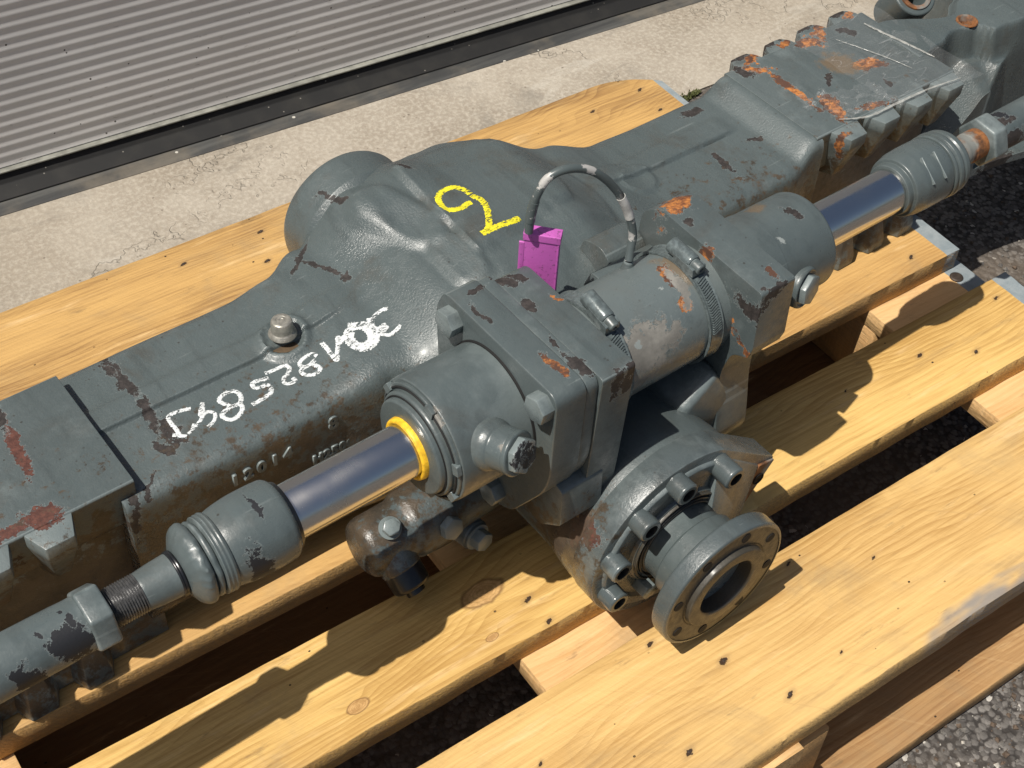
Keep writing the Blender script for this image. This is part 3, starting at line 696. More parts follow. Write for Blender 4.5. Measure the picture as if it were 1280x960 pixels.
# right barrel with port
rb = lathe('cylinder_barrel', rnd([(.685, .0440), (.7175, .0440), (.7180, .0432), (.772, .0428), (.7745, .0412), (.7750, .023), (.773, .021)], .001), (0, RY, RZ), (1, 0, 0), m_cyl, axle, 128, close=False)
rb['label'] = 'right cylinder barrel with a chipped rim'
pd2 = Vector((.25, -.96, .12)).normalized(); po2 = Vector((.733, .5105, .218))
lathe('oil_port_collar', rnd([(-.02, .0185), (.007, .0185), (.009, .0178), (.010, .0165), (.0085, .0145), (.0085, .001)], .0008), po2, pd2, m_cyl, rb, 48)
bm = bmesh.new(); hexbolt_bm(bm, po2+pd2*.0085, pd2, .0140, .0065, 0, .5); from_bm('port_plug', bm, m_bolt, rb, 30)
# middle barrel
mb = lathe('middle_barrel', [(.515, .0465), (.655, .0465)], (0, .550, .218), (1, 0, 0), m_cyl, axle, 128)
mb['label'] = 'middle cylinder barrel with scraped paint between two hose clamps'
def clamp(x, scr_a, wd=.0138, r=.0480, flip=1):
    bm = bmesh.new(); M = frame((x, .550, .218), (1, 0, 0))
    lathe_bm(bm, rnd([(-wd/2, r-.0010), (-wd/2, r+.0016), (-wd/2+.0016, r+.0008), (wd/2-.0016, r+.0008), (wd/2, r+.0016), (wd/2, r-.0010)], .0003, 2), M, 128, close=False)
    band = from_bm('hose_clamp', bm, m_clamp, axle, 50); band['label'] = 'worm drive hose clamp round the middle barrel, ' + ('beside the left bracket' if x < .6 else 'beside the right bracket')
    # notches pressed in the band
    a0 = R(scr_a)
    bmn = bmesh.new()
    for k in range(22):
        a = a0 + R(22 + 2.5*k)
        Mk = Matrix.Translation((x, .550, .218)) @ Matrix.Rotation(a, 4, 'X') @ Matrix.Translation((0, 0, r+.0006)) @ Matrix.Rotation(.35, 4, 'Z')
        prism_bm(bmn, [(-.0007, -.0004), (.0007, -.0004), (.0005, .0016), (-.0005, .0016)], Mk @ Matrix.Translation((-wd*.32, 0, 0)), wd*.64)
    nt_ = from_bm('band_notches', bmn, m_clamp, band, 30); nt_['kind'] = 'stuff'
    # worm housing and screw
    c = Vector((x, .550 - (r+.0065)*math.sin(a0), .218 + (r+.0065)*math.cos(a0)))
    t = Vector((0, -math.cos(a0), -math.sin(a0))).normalized()
    lathe('worm_housing', rnd([(-.017, .0052), (-.017, .0068), (.007, .0068), (.0085, .0060)], .0012), c, t, m_clamp, band, 28)
    lathe('worm_screw', rnd([(.007, .0048), (.010, .0050), (.0125, .0048), (.0165, .0044), (.0175, .0034), (.0175, .0016), (.0160, .0012), (.0160, .0001)], .0005), c, t, m_bolt, band, 24)
    prism('clamp_saddle', smoothpoly([(-.016, -.0062), (.008, -.0062), (.0065, .001), (-.0145, .001)], .001), frame(c, (1, 0, 0), up=(c-Vector((x, .550, .218)))) @ Matrix.Translation((-wd/2, 0, 0)), wd, m_clamp, band, .0008, 1)
    return band
clamp(.541, 12); clamp(.634, 4)

# ------------------------------------------------------------------ tie rods and ball joints
def tierod(side):
    s = -1 if side == 'L' else 1
    def lx(name, prof, mat, par=axle, seg=96, rr=.001, **kw):
        p = [(x, r) for x, r in prof]
        return lathe(name, rnd(p, rr), (0, RY, RZ), (1, 0, 0), mat, par, seg, **kw)
    if side == 'L':
        bj = lx('ball_joint', [(.2185, .0255), (.2195, .0272), (.224, .0285), (.231, .0297), (.241, .0306), (.256, .0306), (.2655, .0300), (.2690, .0265), (.2695, .0210)], m_cyl, rr=.003)
        bj['label'] = 'left ball joint housing with a peeling rubber boot'
        # flat ground on the housing with cracked paint is a chip patch; dark gap to the rod
        lathe('dust_ring', [(.2685, .0262), (.2715, .0250), (.2715, .0205)], (0, RY, RZ), (1, 0, 0), m_black, bj, 64)
        lathe('boot_ring', rnd([(.2105, .0275), (.2115, .0290), (.2135, .0285), (.2145, .0292), (.2165, .0288), (.2175, .0294), (.2195, .0285), (.2205, .027)], .0005), (0, RY, RZ), (1, 0, 0), m_bolt, bj, 96)
        wob = lambda x, a: .035*mn.noise(Vector((x*160, 3*math.cos(a), 3*math.sin(a))))
        lathe('boot_rim', rnd([(.2055, .0215), (.2050, .0262), (.2070, .0278), (.2095, .0270), (.2105, .025), (.2120, .024)], .0010), (0, RY, RZ), (1, 0, 0), m_bolt, bj, 120, wob=wob)
        wob2 = lambda x, a: .02*mn.noise(Vector((x*120+5, 2.5*math.cos(a), 2.5*math.sin(a)))) + (.05*max(0, mn.noise(Vector((x*200, 5*math.cos(a), 7*math.sin(a))))) if -2.6 < (a-math.pi) < -.2 else 0)
        lathe('rubber_boot', rnd([(.1895, .0162), (.1915, .0205), (.1945, .0262), (.1975, .0290), (.2010, .0298), (.2035, .0285), (.206, .023), (.2075, .021)], .003, 4), (0, RY, RZ), (1, 0, 0), m_bolt, bj, 140, wob=wob2)
        lathe('boot_wire', rnd([(.1850, .0150), (.1852, .0163), (.1862, .0168), (.1870, .0163), (.1880, .0168), (.1890, .0164), (.1893, .0150)], .0003), (0, RY, RZ), (1, 0, 0), m_black, bj, 64)
        tr = lx('tie_rod', [(-.13, .0212), (.106, .0196), (.114, .0192), (.121, .0192)], m_cyl); tr['label'] = 'left tie rod with flaked paint and lock nut'
        lathe('tie_rod_neck', rnd([(.1605, .0132), (.1625, .0138), (.172, .0148), (.187, .0157)], .001), (0, RY, RZ), (1, 0, 0), m_cyl, tr, 64)
        prof = []
        x = .1385
        while x < .161: prof += [(x, .0128), (x+.0009, .0141)]; x += .0018
        lathe('thread', prof, (0, RY, RZ), (1, 0, 0), m_steel, tr, 64, sharp=20)
        bm = bmesh.new(); prism_bm(bm, [(.0238*math.cos(a), .0238*math.sin(a)) for a in [math.pi/3*k+.22 for k in range(6)]], Matrix.Translation((.121, RY, RZ)), .0165, .0022, 3)
        from_bm('lock_nut', bm, m_bolt, tr, 40)
    else:
        bj = lx('ball_joint', [(.8855, .0205), (.8855, .0232), (.889, .0238), (.8915, .0238), (.8920, .0268), (.8935, .0275), (.904, .0298), (.915, .0302), (.932, .0302), (.938, .0296), (.940, .0275)], m_cyl, rr=.0008)
        bj['label'] = 'right ball joint housing with spanner flats'
        lathe('boot_ring', rnd([(.9395, .0270), (.9400, .0300), (.9420, .0306), (.9440, .0300), (.9450, .0280), (.9465, .0306), (.9495, .0310), (.9520, .0300), (.9530, .0282), (.9550, .0300), (.9590, .0298), (.9620, .0280), (.9640, .023), (.9640, .014)], .0005), (0, RY, RZ), (1, 0, 0), m_cyl, bj, 96)
        for a in (R(38),):
            Mx = Matrix.Translation((0, RY, RZ)) @ Matrix.Rotation(a, 4, 'X')
            prism('spanner_flat', [(-.0130, .0270), (.0130, .0270), (.0130, .0301), (-.0130, .0301)], Mx @ MX(.9085), .0012, m_bolt, bj, .0003, 1)
            prism('spanner_flat', [(-.0130, .0280), (.0130, .0280), (.0130, .0308), (-.0130, .0308)], Mx @ MX(.9235), .0012, m_bolt, bj, .0003, 1)
        tr = lx('tie_rod', [(1.024, .0172), (1.030, .0180), (1.045, .0184), (1.30, .0195)], m_cyl); tr['label'] = 'right tie rod with large flaked patches'
        lathe('tie_rod_neck', rnd([(.966, .0150), (.980, .0148), (.984, .0138), (.990, .0136), (.991, .0144), (1.012, .0144)], .002), (0, RY, RZ), (1, 0, 0), m_rusty, tr, 64)
        bm = bmesh.new(); prism_bm(bm, [(.0238*math.cos(a), .0238*math.sin(a)) for a in [math.pi/3*k+.1 for k in range(6)]], Matrix.Translation((1.006, RY, RZ)), .019, .0025, 3)
        from_bm('lock_nut', bm, m_bolt, tr, 40)
tierod('L'); tierod('R')

# ------------------------------------------------------------------ pinion casing and flange
PX, PZ = .566, .079
pc = lathe('pinion_casing', rnd([(.442-.474, .0800), (0, .0840), (.0, .0850), (-.002, .0850), (-.0035, .0840)][1:2] + [(0, .0845), (.012, .0850), (.05, .0800), (.11, .0795), (.17, .094)], .004), (PX, .4735, PZ), (0, 1, 0), m_block, axle, 128)
pc['label'] = 'round pinion casing with brown worn patch'
# bolted flange with a sloping ear on the right
def arc(cx, cz, r, a0, a1, n): return [(cx + r*math.cos(R(a0+(a1-a0)*k/n)), cz + r*math.sin(R(a0+(a1-a0)*k/n))) for k in range(n+1)]
out = arc(PX, PZ, .0865, 62, 322, 64) + [(.6370, .0400), (.6765, .0985)]
bm = bmesh.new(); prism_bm(bm, list(reversed(out)), MYm(.4485), .0255, .0016, 2)
bf = from_bm('bearing_flange', bm, m_oily, axle, 35); bf['label'] = 'bearing flange ringed with socket head bolts, rusty ear on the right'
lathe('flange_face', rnd([(0, .0765), (-.0035, .0750), (-.004, .066), (-.001, .0635), (-.001, .0500), (-.004, .0480), (-.0045, .0400)], .0008), (PX, .4485, PZ), (0, 1, 0), m_oily, bf, 96)
# inclined pocket wedge on the ear
wv_ = [(.588, .4300, .066), (.6280, .4340, .0520), (.6560, .4470, .1030), (.6020, .4480, .151)]
bm = bmesh.new(); A = [bm.verts.new(p) for p in wv_]; B = [bm.verts.new((p[0], .4520, p[2])) for p in wv_]
bm.faces.new(A); bm.faces.new(B)
for i in range(4): bm.faces.new((A[i], A[(i+1) % 4], B[(i+1) % 4], B[i]))
bmesh.ops.recalc_face_normals(bm, faces=bm.faces)
bmesh.ops.bevel(bm, geom=list(bm.edges), offset=.0015, segments=2, profile=.5, affect='EDGES', clamp_overlap=True)
from_bm('flange_ear', bm, m_oily, bf, 40)
bm = bmesh.new(); prism_bm(bm, [(.6370, .0402), (.6745, .0985), (.6560, .1030), (.6290, .0520)], MYm(.4462), .0026, .0006, 1)
from_bm('rusty_edge', bm, m_rusty, bf, 40)
lathe('ear_hole', rnd([(0, .0001), (.0, .0050), (-.0008, .0062), (-.0012, .0058)], .0002), (.6580, .4462, .0850), (0, 1, 0), m_hole, bf, 24, close=False)
def capscrew(name, o, d, r, h, par):
    bm = bmesh.new()
    lathe_bm(bm, rnd([(0, r*.98), (h-.0015, r), (h, r*.88), (h, r*.60)], .0007), frame(o, d), 36, close=False)
    s_ = from_bm(name, bm, m_oilbolt, par, 35)
    bm = bmesh.new(); M = frame(o, d)
    hx = [(r*.60*math.cos(math.pi/3*k), r*.60*math.sin(math.pi/3*k)) for k in range(6)]
    ring = [bm.verts.new(M @ Vector((h-.0001, y, z))) for y, z in hx]; inn = [bm.verts.new(M @ Vector((h*.45, y, z))) for y, z in hx]
    bm.faces.new(inn)
    for i in range(6): bm.faces.new((ring[i], ring[(i+1) % 6], inn[(i+1) % 6], inn[i]))
    from_bm('hex_socket', bm, m_hole, s_, 10)
    return s_
for a, rr in ((131, .0715), (99, .0735), (165, .0735), (199, .073), (60, .0725)):
    capscrew('cap_screw', (PX + rr*math.cos(R(a)), .4488 if a != 60 else .4515, PZ + rr*math.sin(R(a))), (0, -1, 0), .0102, .0165 if a != 60 else .024, bf)
hexbolt('flange_nut', (PX + .052*math.cos(R(232)), .447, PZ + .052*math.sin(R(232))), (0, -1, 0), .0085, .013, m_bolt, bf)
# oil seal rings in the recess
for r_ in (.0455, .0415, .0375):
    lathe('seal_lip', rnd([(-.0035, r_-.0015), (-.0062, r_-.0008), (-.0062, r_+.0006), (-.0035, r_+.0012)], .0004), (PX, .4485, PZ), (0, 1, 0), m_dirty if r_ != .0415 else m_black, bf, 72, close=False)
hub = lathe('drive_hub', rnd([(.4480, .0365), (.4270, .0365), (.4262, .0392), (.4250, .0405), (.4020, .0410), (.398, .0430)], .0010), (PX, 0, PZ-.002), (0, 1, 0), m_cyl, axle, 96)
def out_flange():
    prof = rnd([(.4035, .0385), (.4030, .0600), (.4015, .0625), (.3900, .0628), (.3885, .0612), (.3885, .0435), (.3895, .0425), (.3895, .0410), (.3850, .0405), (.3842, .0395), (.3842, .0290), (.3855, .0278), (.3860, .0275), (.4150, .0265), (.4150, .001)], .0009)
    bm = bmesh.new(); lathe_bm(bm, prof, frame((PX, 0, PZ-.004), (0, 1, 0)), 128, close=False); return bm
of = from_bm('output_flange', out_flange(), m_dirty, hub, 35); of['label'] = 'round output flange with a ring of bolt holes, face greasy brown'
lathe('flange_rim', rnd([(.4040, .0600), (.4038, .0626), (.4020, .0634), (.3895, .0634), (.3882, .0622), (.3880, .0600)], .0008), (PX, 0, PZ-.004), (0, 1, 0), m_oily, hub, 128, close=False)
for k in range(8):
    a = R(22.5+45*k+8); c = (PX + .0525*math.cos(a), .3882, PZ-.004 + .0525*math.sin(a))
    lathe('bolt_hole', [(-.0003, .0001), (-.0003, .0046), (.0002, .0048)], c, (0, 1, 0), m_hole, of, 20, close=False)

# ------------------------------------------------------------------ brake valve below the left rod
vb = lathe('valve_body', rnd([(.352, .004), (.353, .016), (.356, .0235), (.362, .0265), (.395, .0265), (.400, .0300), (.430, .0310), (.445, .026), (.53, .022), (.56, .022)], .004), (0, .592, .062), (1, 0, 0), m_cast, axle, 64, wob=lambda x, a: .03*mn.noise(Vector((x*70, 2*math.cos(a), 2*math.sin(a)))))
vb['label'] = 'small brake valve body tucked below the left rod'
def plug(o, d, r, washer):
    b = bmesh.new(); o = Vector(o); d = Vector(d).normalized()
    lathe_bm(b, rnd([(-.012, washer*1.12), (.0, washer*1.1), (.001, washer), (.0035, washer*.98)], .0008), frame(o, d), 40)
    hexbolt_bm(b, o+d*.003, d, r, .010, 0, .4); return from_bm('valve_plug', b, m_bolt, vb, 35)
plug((.424, .570, .070), (.05, -.80, .25), .0105, .0150); plug((.453, .566, .036), (.1, -.9, .1), .0095, .0125)
bm = bmesh.new(); hexbolt_bm(bm, (.377, .580, .089), (-.1, -.5, .8), .0075, .008, .0095); from_bm('valve_bolt', bm, m_bolt, vb, 35)
lathe('valve_elbow', rnd([(-.01, .0180), (.006, .0175), (.008, .0165)], .002), (.378, .572, .052), (.10, -.72, -.62), m_cast, vb, 40)
lathe('valve_cap', rnd([(.006, .0170), (.022, .0165), (.0245, .0150), (.0245, .0110), (.0225, .0105), (.0225, .0085), (.0300, .0085), (.0305, .0075), (.0305, .0030), (.0275, .0028), (.0275, .0001)], .0009), (.378, .572, .052), (.10, -.72, -.62), m_black, vb, 48)

m_soilbrown = plain('brown_grime', (.085, .055, .028), .8, 0, .5, 120)
# ------------------------------------------------------------------ breather
br = lathe('breather', rnd([(-.004, .0150), (.0005, .0150), (.0005, .0001)], .0001), (.3755, .7265, .1826), (0, 0, 1), m_soilbrown, axle, 48)
br['label'] = 'pale metal breather cap on the housing'
bm = bmesh.new(); hexbolt_bm(bm, (.3755, .7265, .182), (0, 0, 1), .0068, .0075); from_bm('breather_hex', bm, m_bolt, br, 30)
lathe('breather_cap', rnd([(.0070, .0060), (.0074, .0112), (.0082, .0118), (.0096, .0112), (.0115, .0100), (.0125, .0090), (.0198, .0089), (.0222, .0082), (.0230, .0066), (.0230, .0045), (.0227, .0043), (.0229, .0020), (.0225, .0017), (.0225, .0001)], .0008, 4), (.3755, .7265, .182), (0, 0, 1), m_galv, br, 64)

# ------------------------------------------------------------------ rail between brackets, behind the clamps
bm = bmesh.new(); prism_bm(bm, smoothpoly([(.575, .218), (.592, .236), (.604, .236), (.612, .215), (.600, .195), (.58, .195)], .004), MX(.590), .062, .004, 3)
from_bm('sensor_rail', bm, m_block, axle, 40)
bm = bmesh.new(); prism_bm(bm, smoothpoly([(.600, .190), (.606, .232), (.618, .240), (.640, .235), (.650, .190)], .008), MX(.612), .040, .008, 3)
from_bm('cast_lug', bm, m_cast, axle, 50)

# ------------------------------------------------------------------ cable loop and pink plug cover
def mk_cable():
    s = NT('painted_cable'); v = s.coord(axle); n = s.noise(s.mapping(v, scale=(40, 40, 60)), 1.0, 5, .7); n2 = s.noise(v, 18, 2)
    c = s.mix(s.ramp(n, .54, .57), (.075, .092, .092), s.mix(s.ramp(n2, .45, .5), (.012, .012, .012), (.40, .39, .37)))
    s.set(Base_Color=c, Roughness=.35, Normal=s.bump(n, .4, .001)); return s.m
CP = [(0.5241, 0.607, 0.3085), (0.5252, 0.607, 0.3249), (0.5282, 0.605, 0.3445), (0.536, 0.603, 0.357), (0.548, 0.6, 0.3608), (0.564, 0.597, 0.3563), (0.5786, 0.593, 0.3457), (0.5932, 0.589, 0.3266), (0.603, 0.585, 0.3053), (0.6074, 0.581, 0.2843), (0.6041, 0.578, 0.2718), (0.601, 0.575, 0.264)]
bm = bmesh.new(); tube_bm(bm, spline(CP, 8), .0034, 14); cab = from_bm('sensor_cable', bm, mk_cable(), axle, 60)
cab['label'] = 'looped cable with flaking grey paint'
for k, m_, r0 in ((5, 'white', .0038), (58, 'white', .0038)):
    pts = spline(CP, 8)[k:k+9] if k < 79 else spline(CP, 8)[-9:]
    bm = bmesh.new(); tube_bm(bm, pts, r0, 14); from_bm('cable_sleeve', bm, mk_cable() if k == 5 else plain('white_sleeve', (.50, .49, .46), .4, 0, .3, 90), cab, 60)
bm = bmesh.new(); lathe_bm(bm, rnd([(0, .0070), (.003, .0062), (.008, .0042), (.011, .0037)], .0006), frame((0.6010, 0.5750, 0.2520), (.1, .1, 1)), 24); from_bm('cable_gland', bm, m_bolt, cab, 40)
# pink cover: flat bag with pointed bottom
pk = empty('pink_plug_cover', (.512, .598, .250)); pk.rotation_euler = (0, 0, AXLE_ROT)
def Pk(p):
    q = Matrix.Rotation(AXLE_ROT, 4, 'Z') @ Vector(p); return q
m_pink = None
def mk_pink():
    s = NT('pink_plastic'); v = s.coord(axle); n = s.noise(v, 90, 6, .7); n2 = s.noise(v, 330, 3, .6)
    c = s.mix(s.ramp(n, .50, .80, 0, .6), (.47, .105, .40), (.20, .05, .17)); c = s.mix(s.ramp(n2, .58, .66, 0, .6), c, (.12, .05, .10))
    s.set(Base_Color=c, Roughness=.48, Normal=s.bump(n, .3, .001)); s.b.inputs['Subsurface Weight'].default_value = .0; return s.m
m_pink = mk_pink()
tag(pk, 'bright pink plastic plug cover on the end of the looped cable', 'plug cover')

pr = Matrix.Translation((.5375, .6060, .270)) @ Matrix.Rotation(R(-48), 4, 'Z')
def pink_part(name, w, d, z0, z1, mat, bev, par, dx=0, dy=0):
    bm = bmesh.new(); prism_bm(bm, smoothpoly([(-d/2+dy, z0), (d/2+dy, z0), (d/2+dy, z1), (-d/2+dy, z1)], .001), pr @ MX(-w/2+dx), w, bev, 2)
    bmesh.ops.transform(bm, matrix=Matrix.Rotation(AXLE_ROT, 4, 'Z'), verts=bm.verts)
    o = from_bm(name, bm, mat, None, 40); o.parent = par; o.matrix_parent_inverse = (Matrix.Translation(par.location) @ Matrix.Rotation(par.rotation_euler.z, 4, 'Z')).inverted(); return o
pink_part('cover_body', .0265, .0095, -.050, .0265, m_pink, .0016, pk)
pink_part('cover_collar', .0285, .0112, .0262, .0335, m_pink, .0022, pk)
pink_part('cover_seam', .0012, .0105, -.050, .0262, m_pink, .0003, pk, dx=.0128)
pink_part('torn_flap', .0040, .0020, -.024, .0240, m_pink, .0005, pk, dx=-.0150, dy=-.004)


# ------------------------------------------------------------------ steering knuckle carrier past the right pad
def hull_part(name, pts, mat, par, bevel=.006, seg=3):
    bm = bmesh.new(); vs = [bm.verts.new(p) for p in pts]; r_ = bmesh.ops.convex_hull(bm, input=vs)
    for v_ in [v_ for v_ in bm.verts if not v_.link_faces]: bm.verts.remove(v_)
    bmesh.ops.dissolve_limit(bm, angle_limit=.06, verts=bm.verts, edges=bm.edges)
    bmesh.ops.bevel(bm, geom=list(bm.edges), offset=bevel, segments=seg, profile=.5, affect='EDGES', clamp_overlap=True)
    return from_bm(name, bm, mat, par, 45)

def kn_edge(x): return pl(x, [(1.08, .680), (1.136, .689), (1.166, .697), (1.19, .691), (1.205, .674), (1.24, .668), (1.60, .640)])
def kn_back(x): return pl(x, [(1.08, .772), (1.113, .764), (1.19, .731), (1.215, .745), (1.26, .80), (1.60, .83)])
def knuckle():
    bm = bmesh.new(); NX, NY = 120, 110; g = []
    for i in range(NX+1):
        x = 1.098 + .45*i/NX; row = []; yb = kn_back(x)
        for j in range(NY+1):
            y0_ = .652-.03*sm((x-1.20)/.2); y = y0_ + (yb-y0_)*j/NY; ye = kn_edge(x)
            plate = .1985 + .004*sm((x-1.19)/.05)
            bowl = .165 - .80*max(0, (ye-.012-y)) - 1.15*max(0, 1.175-x)
            zz = lerp(max(bowl, .03), plate, sm((y-ye+.006)/.013))
            # pocket right of a curved lip
            lip = 1.148 + .78*(y-.600) if y < .655 else 1.191 + 2.6*(y-.655)
            pk_ = sm((x-lip)/.020)*sm((ye-.002-y)/.010)
            zz = lerp(zz, .030, pk_)
            d = math.hypot(x-1.191, y-.706); 
            if d < .0105: zz -= .007*sm((.0105-d)/.002)
            zz -= .010*sm((y-(yb-.010))/.010)
            zz += .0008*mn.noise(Vector((x*40, y*40, 0)))
            row.append(bm.verts.new((x, y, zz)))
        g.append(row)
    for a, b in zip(g, g[1:]):
        for j in range(NY): bm.faces.new((a[j], b[j], b[j+1], a[j+1]))
    # closed skirt and floor
    rim = [g[i][0] for i in range(NX+1)] + [g[NX][j] for j in range(1, NY+1)] + [g[i][NY] for i in range(NX-1, -1, -1)] + [g[0][j] for j in range(NY-1, 0, -1)]
    low = [bm.verts.new((v.co.x, v.co.y, min(v.co.z-.002, .02))) for v in rim]
    n = len(rim)
    for i in range(n): bm.faces.new((rim[i], low[i], low[(i+1) % n], rim[(i+1) % n]))
    bm.faces.new(low); return bm
hull_part('bracket_fillet', FIL, m_block, brR, .010, 4)
kn = from_bm('steering_knuckle', knuckle(), m_cast, axle, 50); kn['label'] = 'curved cast carrier beyond the right pad with a rusty bolt hole'
lathe('rusty_hole', rnd([(-.008, .0001), (-.0075, .0050), (-.004, .0060), (.0004, .0092), (.0008, .0112), (-.0006, .0118)], .0005), (1.191, .706, .1990), (0, 0, 1), m_rusty, kn, 32, close=False)
eye = lathe('pivot_eye', rnd([(-.03, .0235), (.018, .0235), (.0195, .0220), (.0195, .0125), (-.02, .0120), (-.02, .0001)], .0015), (1.183, .778, .185), (-.15, -.45, .75), m_cyl, kn, 48, close=False)
lathe('rusty_bush', rnd([(.0190, .0180), (.0215, .0175), (.0215, .0130), (.0, .0125)], .0006), (1.183, .778, .185), (-.15, -.45, .75), m_rusty, kn, 48, close=False)
# wheel hub drum outside the frame to the right: it throws the long shade on the ground
lathe('hub_drum', rnd([(0, .10), (.02, .135), (.05, .150), (.16, .155), (.17, .145), (.17, .001)], .006), (1.47, .70, .125), (1, 0, 0), m_cast, kn, 64)


# ------------------------------------------------------------------ door, threshold, concrete, asphalt
DR = R(-3.787)
dn_ = Vector((-math.sin(DR), math.cos(DR), 0)); dx_ = Vector((math.cos(DR), math.sin(DR), 0))
door = empty('roller_door', tuple(dn_*1.478 + Vector((0, 0, -.147))), DR)
tag(door, 'dusty grey ribbed roller door with a pale bottom rail', 'door')
def mk_door():
    s = NT('ribbed_door_sheet'); v = s.coord(); n = s.noise(v, 5, 5, .6); n2 = s.noise(s.mapping(v, scale=(40, 40, 160)), 1.0, 4, .7); sx = s.sep(v)
    c = s.mix(s.ramp(n, .3, .75), (.60, .59, .575), (.70, .69, .67))
    rust = s.math('MULTIPLY', s.ramp(n2, .60, .72), s.ramp(sx[2], .30, .03, 0, .6)); c = s.mix(rust, c, (.10, .075, .05))
    sp = s.vor(v, 55); c = s.mix(s.math('LESS_THAN', sp, .07), c, (.05, .045, .04))
    s.set(Base_Color=c, Roughness=.5, Normal=s.bump(n2, .12, .001)); return s.m
bm = bmesh.new(); P_ = .0142; z = .0302; prof = []
while z < 1.3:
    prof += [(-.00036*math.cos(2*math.pi*k/6)-.00012*math.cos(4*math.pi*k/6), z+P_*k/6) for k in range(6)]; z += P_
va = [bm.verts.new((-2.2, y, z_)) for y, z_ in prof]; vb_ = [bm.verts.new((4.2, y, z_)) for y, z_ in prof]
for i in range(len(prof)-1): bm.faces.new((va[i], vb_[i], vb_[i+1], va[i+1]))
back_a = [bm.verts.new((-2.2, .04, prof[0][1])), bm.verts.new((-2.2, .04, prof[-1][1]))]; back_b = [bm.verts.new((4.2, .04, prof[0][1])), bm.verts.new((4.2, .04, prof[-1][1]))]
bm.faces.new((back_a[0], back_b[0], back_b[1], back_a[1])); bm.faces.new((va[-1], vb_[-1], back_b[1], back_a[1]))
from_bm('door_panel', bm, mk_door(), door, 25)
m_rail = plain('pale_rail', (.27, .27, .235), .45, .2, .1, 60, None)
bm = bmesh.new(); prism_bm(bm, smoothpoly([(-.0075, .0262), (-.005, .0250), (.03, .0250), (.03, .0290), (-.005, .0290), (-.0075, .0282)], .0006), MX(-2.2), 6.4, .0005, 1)
from_bm('bottom_rail', bm, m_rail, door, 30)
def mk_rubber():
    s = NT('rubber_seal'); v = s.coord(); n = s.noise(v, 30, 5); sp = s.vor(v, 60)
    c = s.mix(s.ramp(n, .4, .8), (.006, .006, .006), (.016, .015, .013)); c = s.mix(s.math('LESS_THAN', sp, .06), c, (.16, .15, .13))
    s.set(Base_Color=c, Roughness=.7); return s.m
bm = bmesh.new(); prism_bm(bm, smoothpoly([(-.0300, .0034), (.02, .0034), (.02, .0248), (-.002, .0248), (-.0100, .0120), (-.0295, .0052)], .002), MX(-2.2), 6.4)
from_bm('rubber_seal', bm, mk_rubber(), door, 40)
def mk_thr():
    s = NT('threshold_metal'); v = s.coord(); n = s.noise(v, 9, 6, .65); n2 = s.noise(s.mapping(v, scale=(6, 60, 60)), 1.0, 4, .6); sx = s.sep(v); sp = s.vor(v, 34)
    c = s.mix(s.ramp(n2, .35, .7), (.036, .037, .037), (.085, .085, .08)); c = s.mix(s.ramp(n, .45, .72, 0, .6), c, (.17, .145, .11))
    c = s.mix(s.math('LESS_THAN', sp, .08), c, (.45, .43, .38))
    s.set(Base_Color=c, Roughness=.6, Normal=s.bump(n, .2, .002)); return s.m
thr = empty('tmp', (0, 0, 0)); bpy.data.objects.remove(thr)
bm = bmesh.new(); NXs = 120; prof = [(-.0515, -.001), (-.0512, .0008), (-.046, .0026), (-.022, .0030), (-.006, .0012), (.03, .0008)]
rows = []
for i in range(NXs+1):
    x = -2.2 + 6.4*i/NXs; wv = .0016*mn.noise(Vector((x*2.3, 0, 2)))
    rows.append([bm.verts.new(Vector(dn_*(1.478+p[0]+(wv if k < 3 else 0))) + dx_*x + Vector((0, 0, -.147+p[1]))) for k, p in enumerate(prof)])
for a, b in zip(rows, rows[1:]):
    for k in range(len(prof)-1): bm.faces.new((a[k], b[k], b[k+1], a[k+1]))
tag(from_bm('door_threshold', bm, mk_thr(), None, 40), kind='structure')
def mk_conc():
    s = NT('weathered_concrete'); v = s.coord(); n = s.noise(v, 3.2, 7, .62, .3); n2 = s.noise(v, 17, 7, .7, .8); n3 = s.noise(v, 170, 4, .6); n4 = s.noise(v, 7, 5, .7, .6)
    c = s.mix(s.ramp(n, .3, .7), (.235, .200, .155), (.365, .325, .268)); c = s.mix(s.ramp(n2, .42, .66, 0, .40), c, (.235, .195, .15)); c = s.mix(s.ramp(n3, .4, .7, 0, .6), c, (.46, .42, .35))
    c = s.mix(s.ramp(n4, .54, .72, 0, .6), c, (.17, .155, .13)); st_ = s.noise(s.mapping(v, rot=(0, 0, .3), scale=(2, 6, 1)), 2.2, 6, .7, .8); c = s.mix(s.ramp(st_, .56, .70, 0, .55), c, (.16, .14, .115)); c = s.mix(s.ramp(st_, .40, .30, 0, .35), c, (.52, .49, .43))
    cr = s.vor(s.vm('ADD', v, s.vm('MULTIPLY', s.noise(v, 5, 5, .7, 0, True), (.35, .35, .35))), 1.9, 'DISTANCE_TO_EDGE')
    cmk = s.math('MULTIPLY', s.ramp(cr, .0, .006, 1, 0), s.ramp(n4, .45, .6)); c = s.mix(s.math('MULTIPLY', cmk, .25), c, (.14, .12, .09)); c = s.mix(s.ramp(s.noise(v, 1.1, 4, .6), .42, .62, 0, .35), c, (.27, .225, .165))
    sp = s.vor(v, 75); c = s.mix(s.math('MULTIPLY', s.math('LESS_THAN', sp, .12), s.ramp(n2, .5, .6, 0, .7)), c, (.12, .095, .07))
    h = s.math('ADD', s.math('MULTIPLY', n3, .5), s.math('ADD', n2, s.math('MULTIPLY', cmk, -1.2)))
    s.set(Base_Color=c, Roughness=.88, Normal=s.bump(h, .6, .003)); return s.m
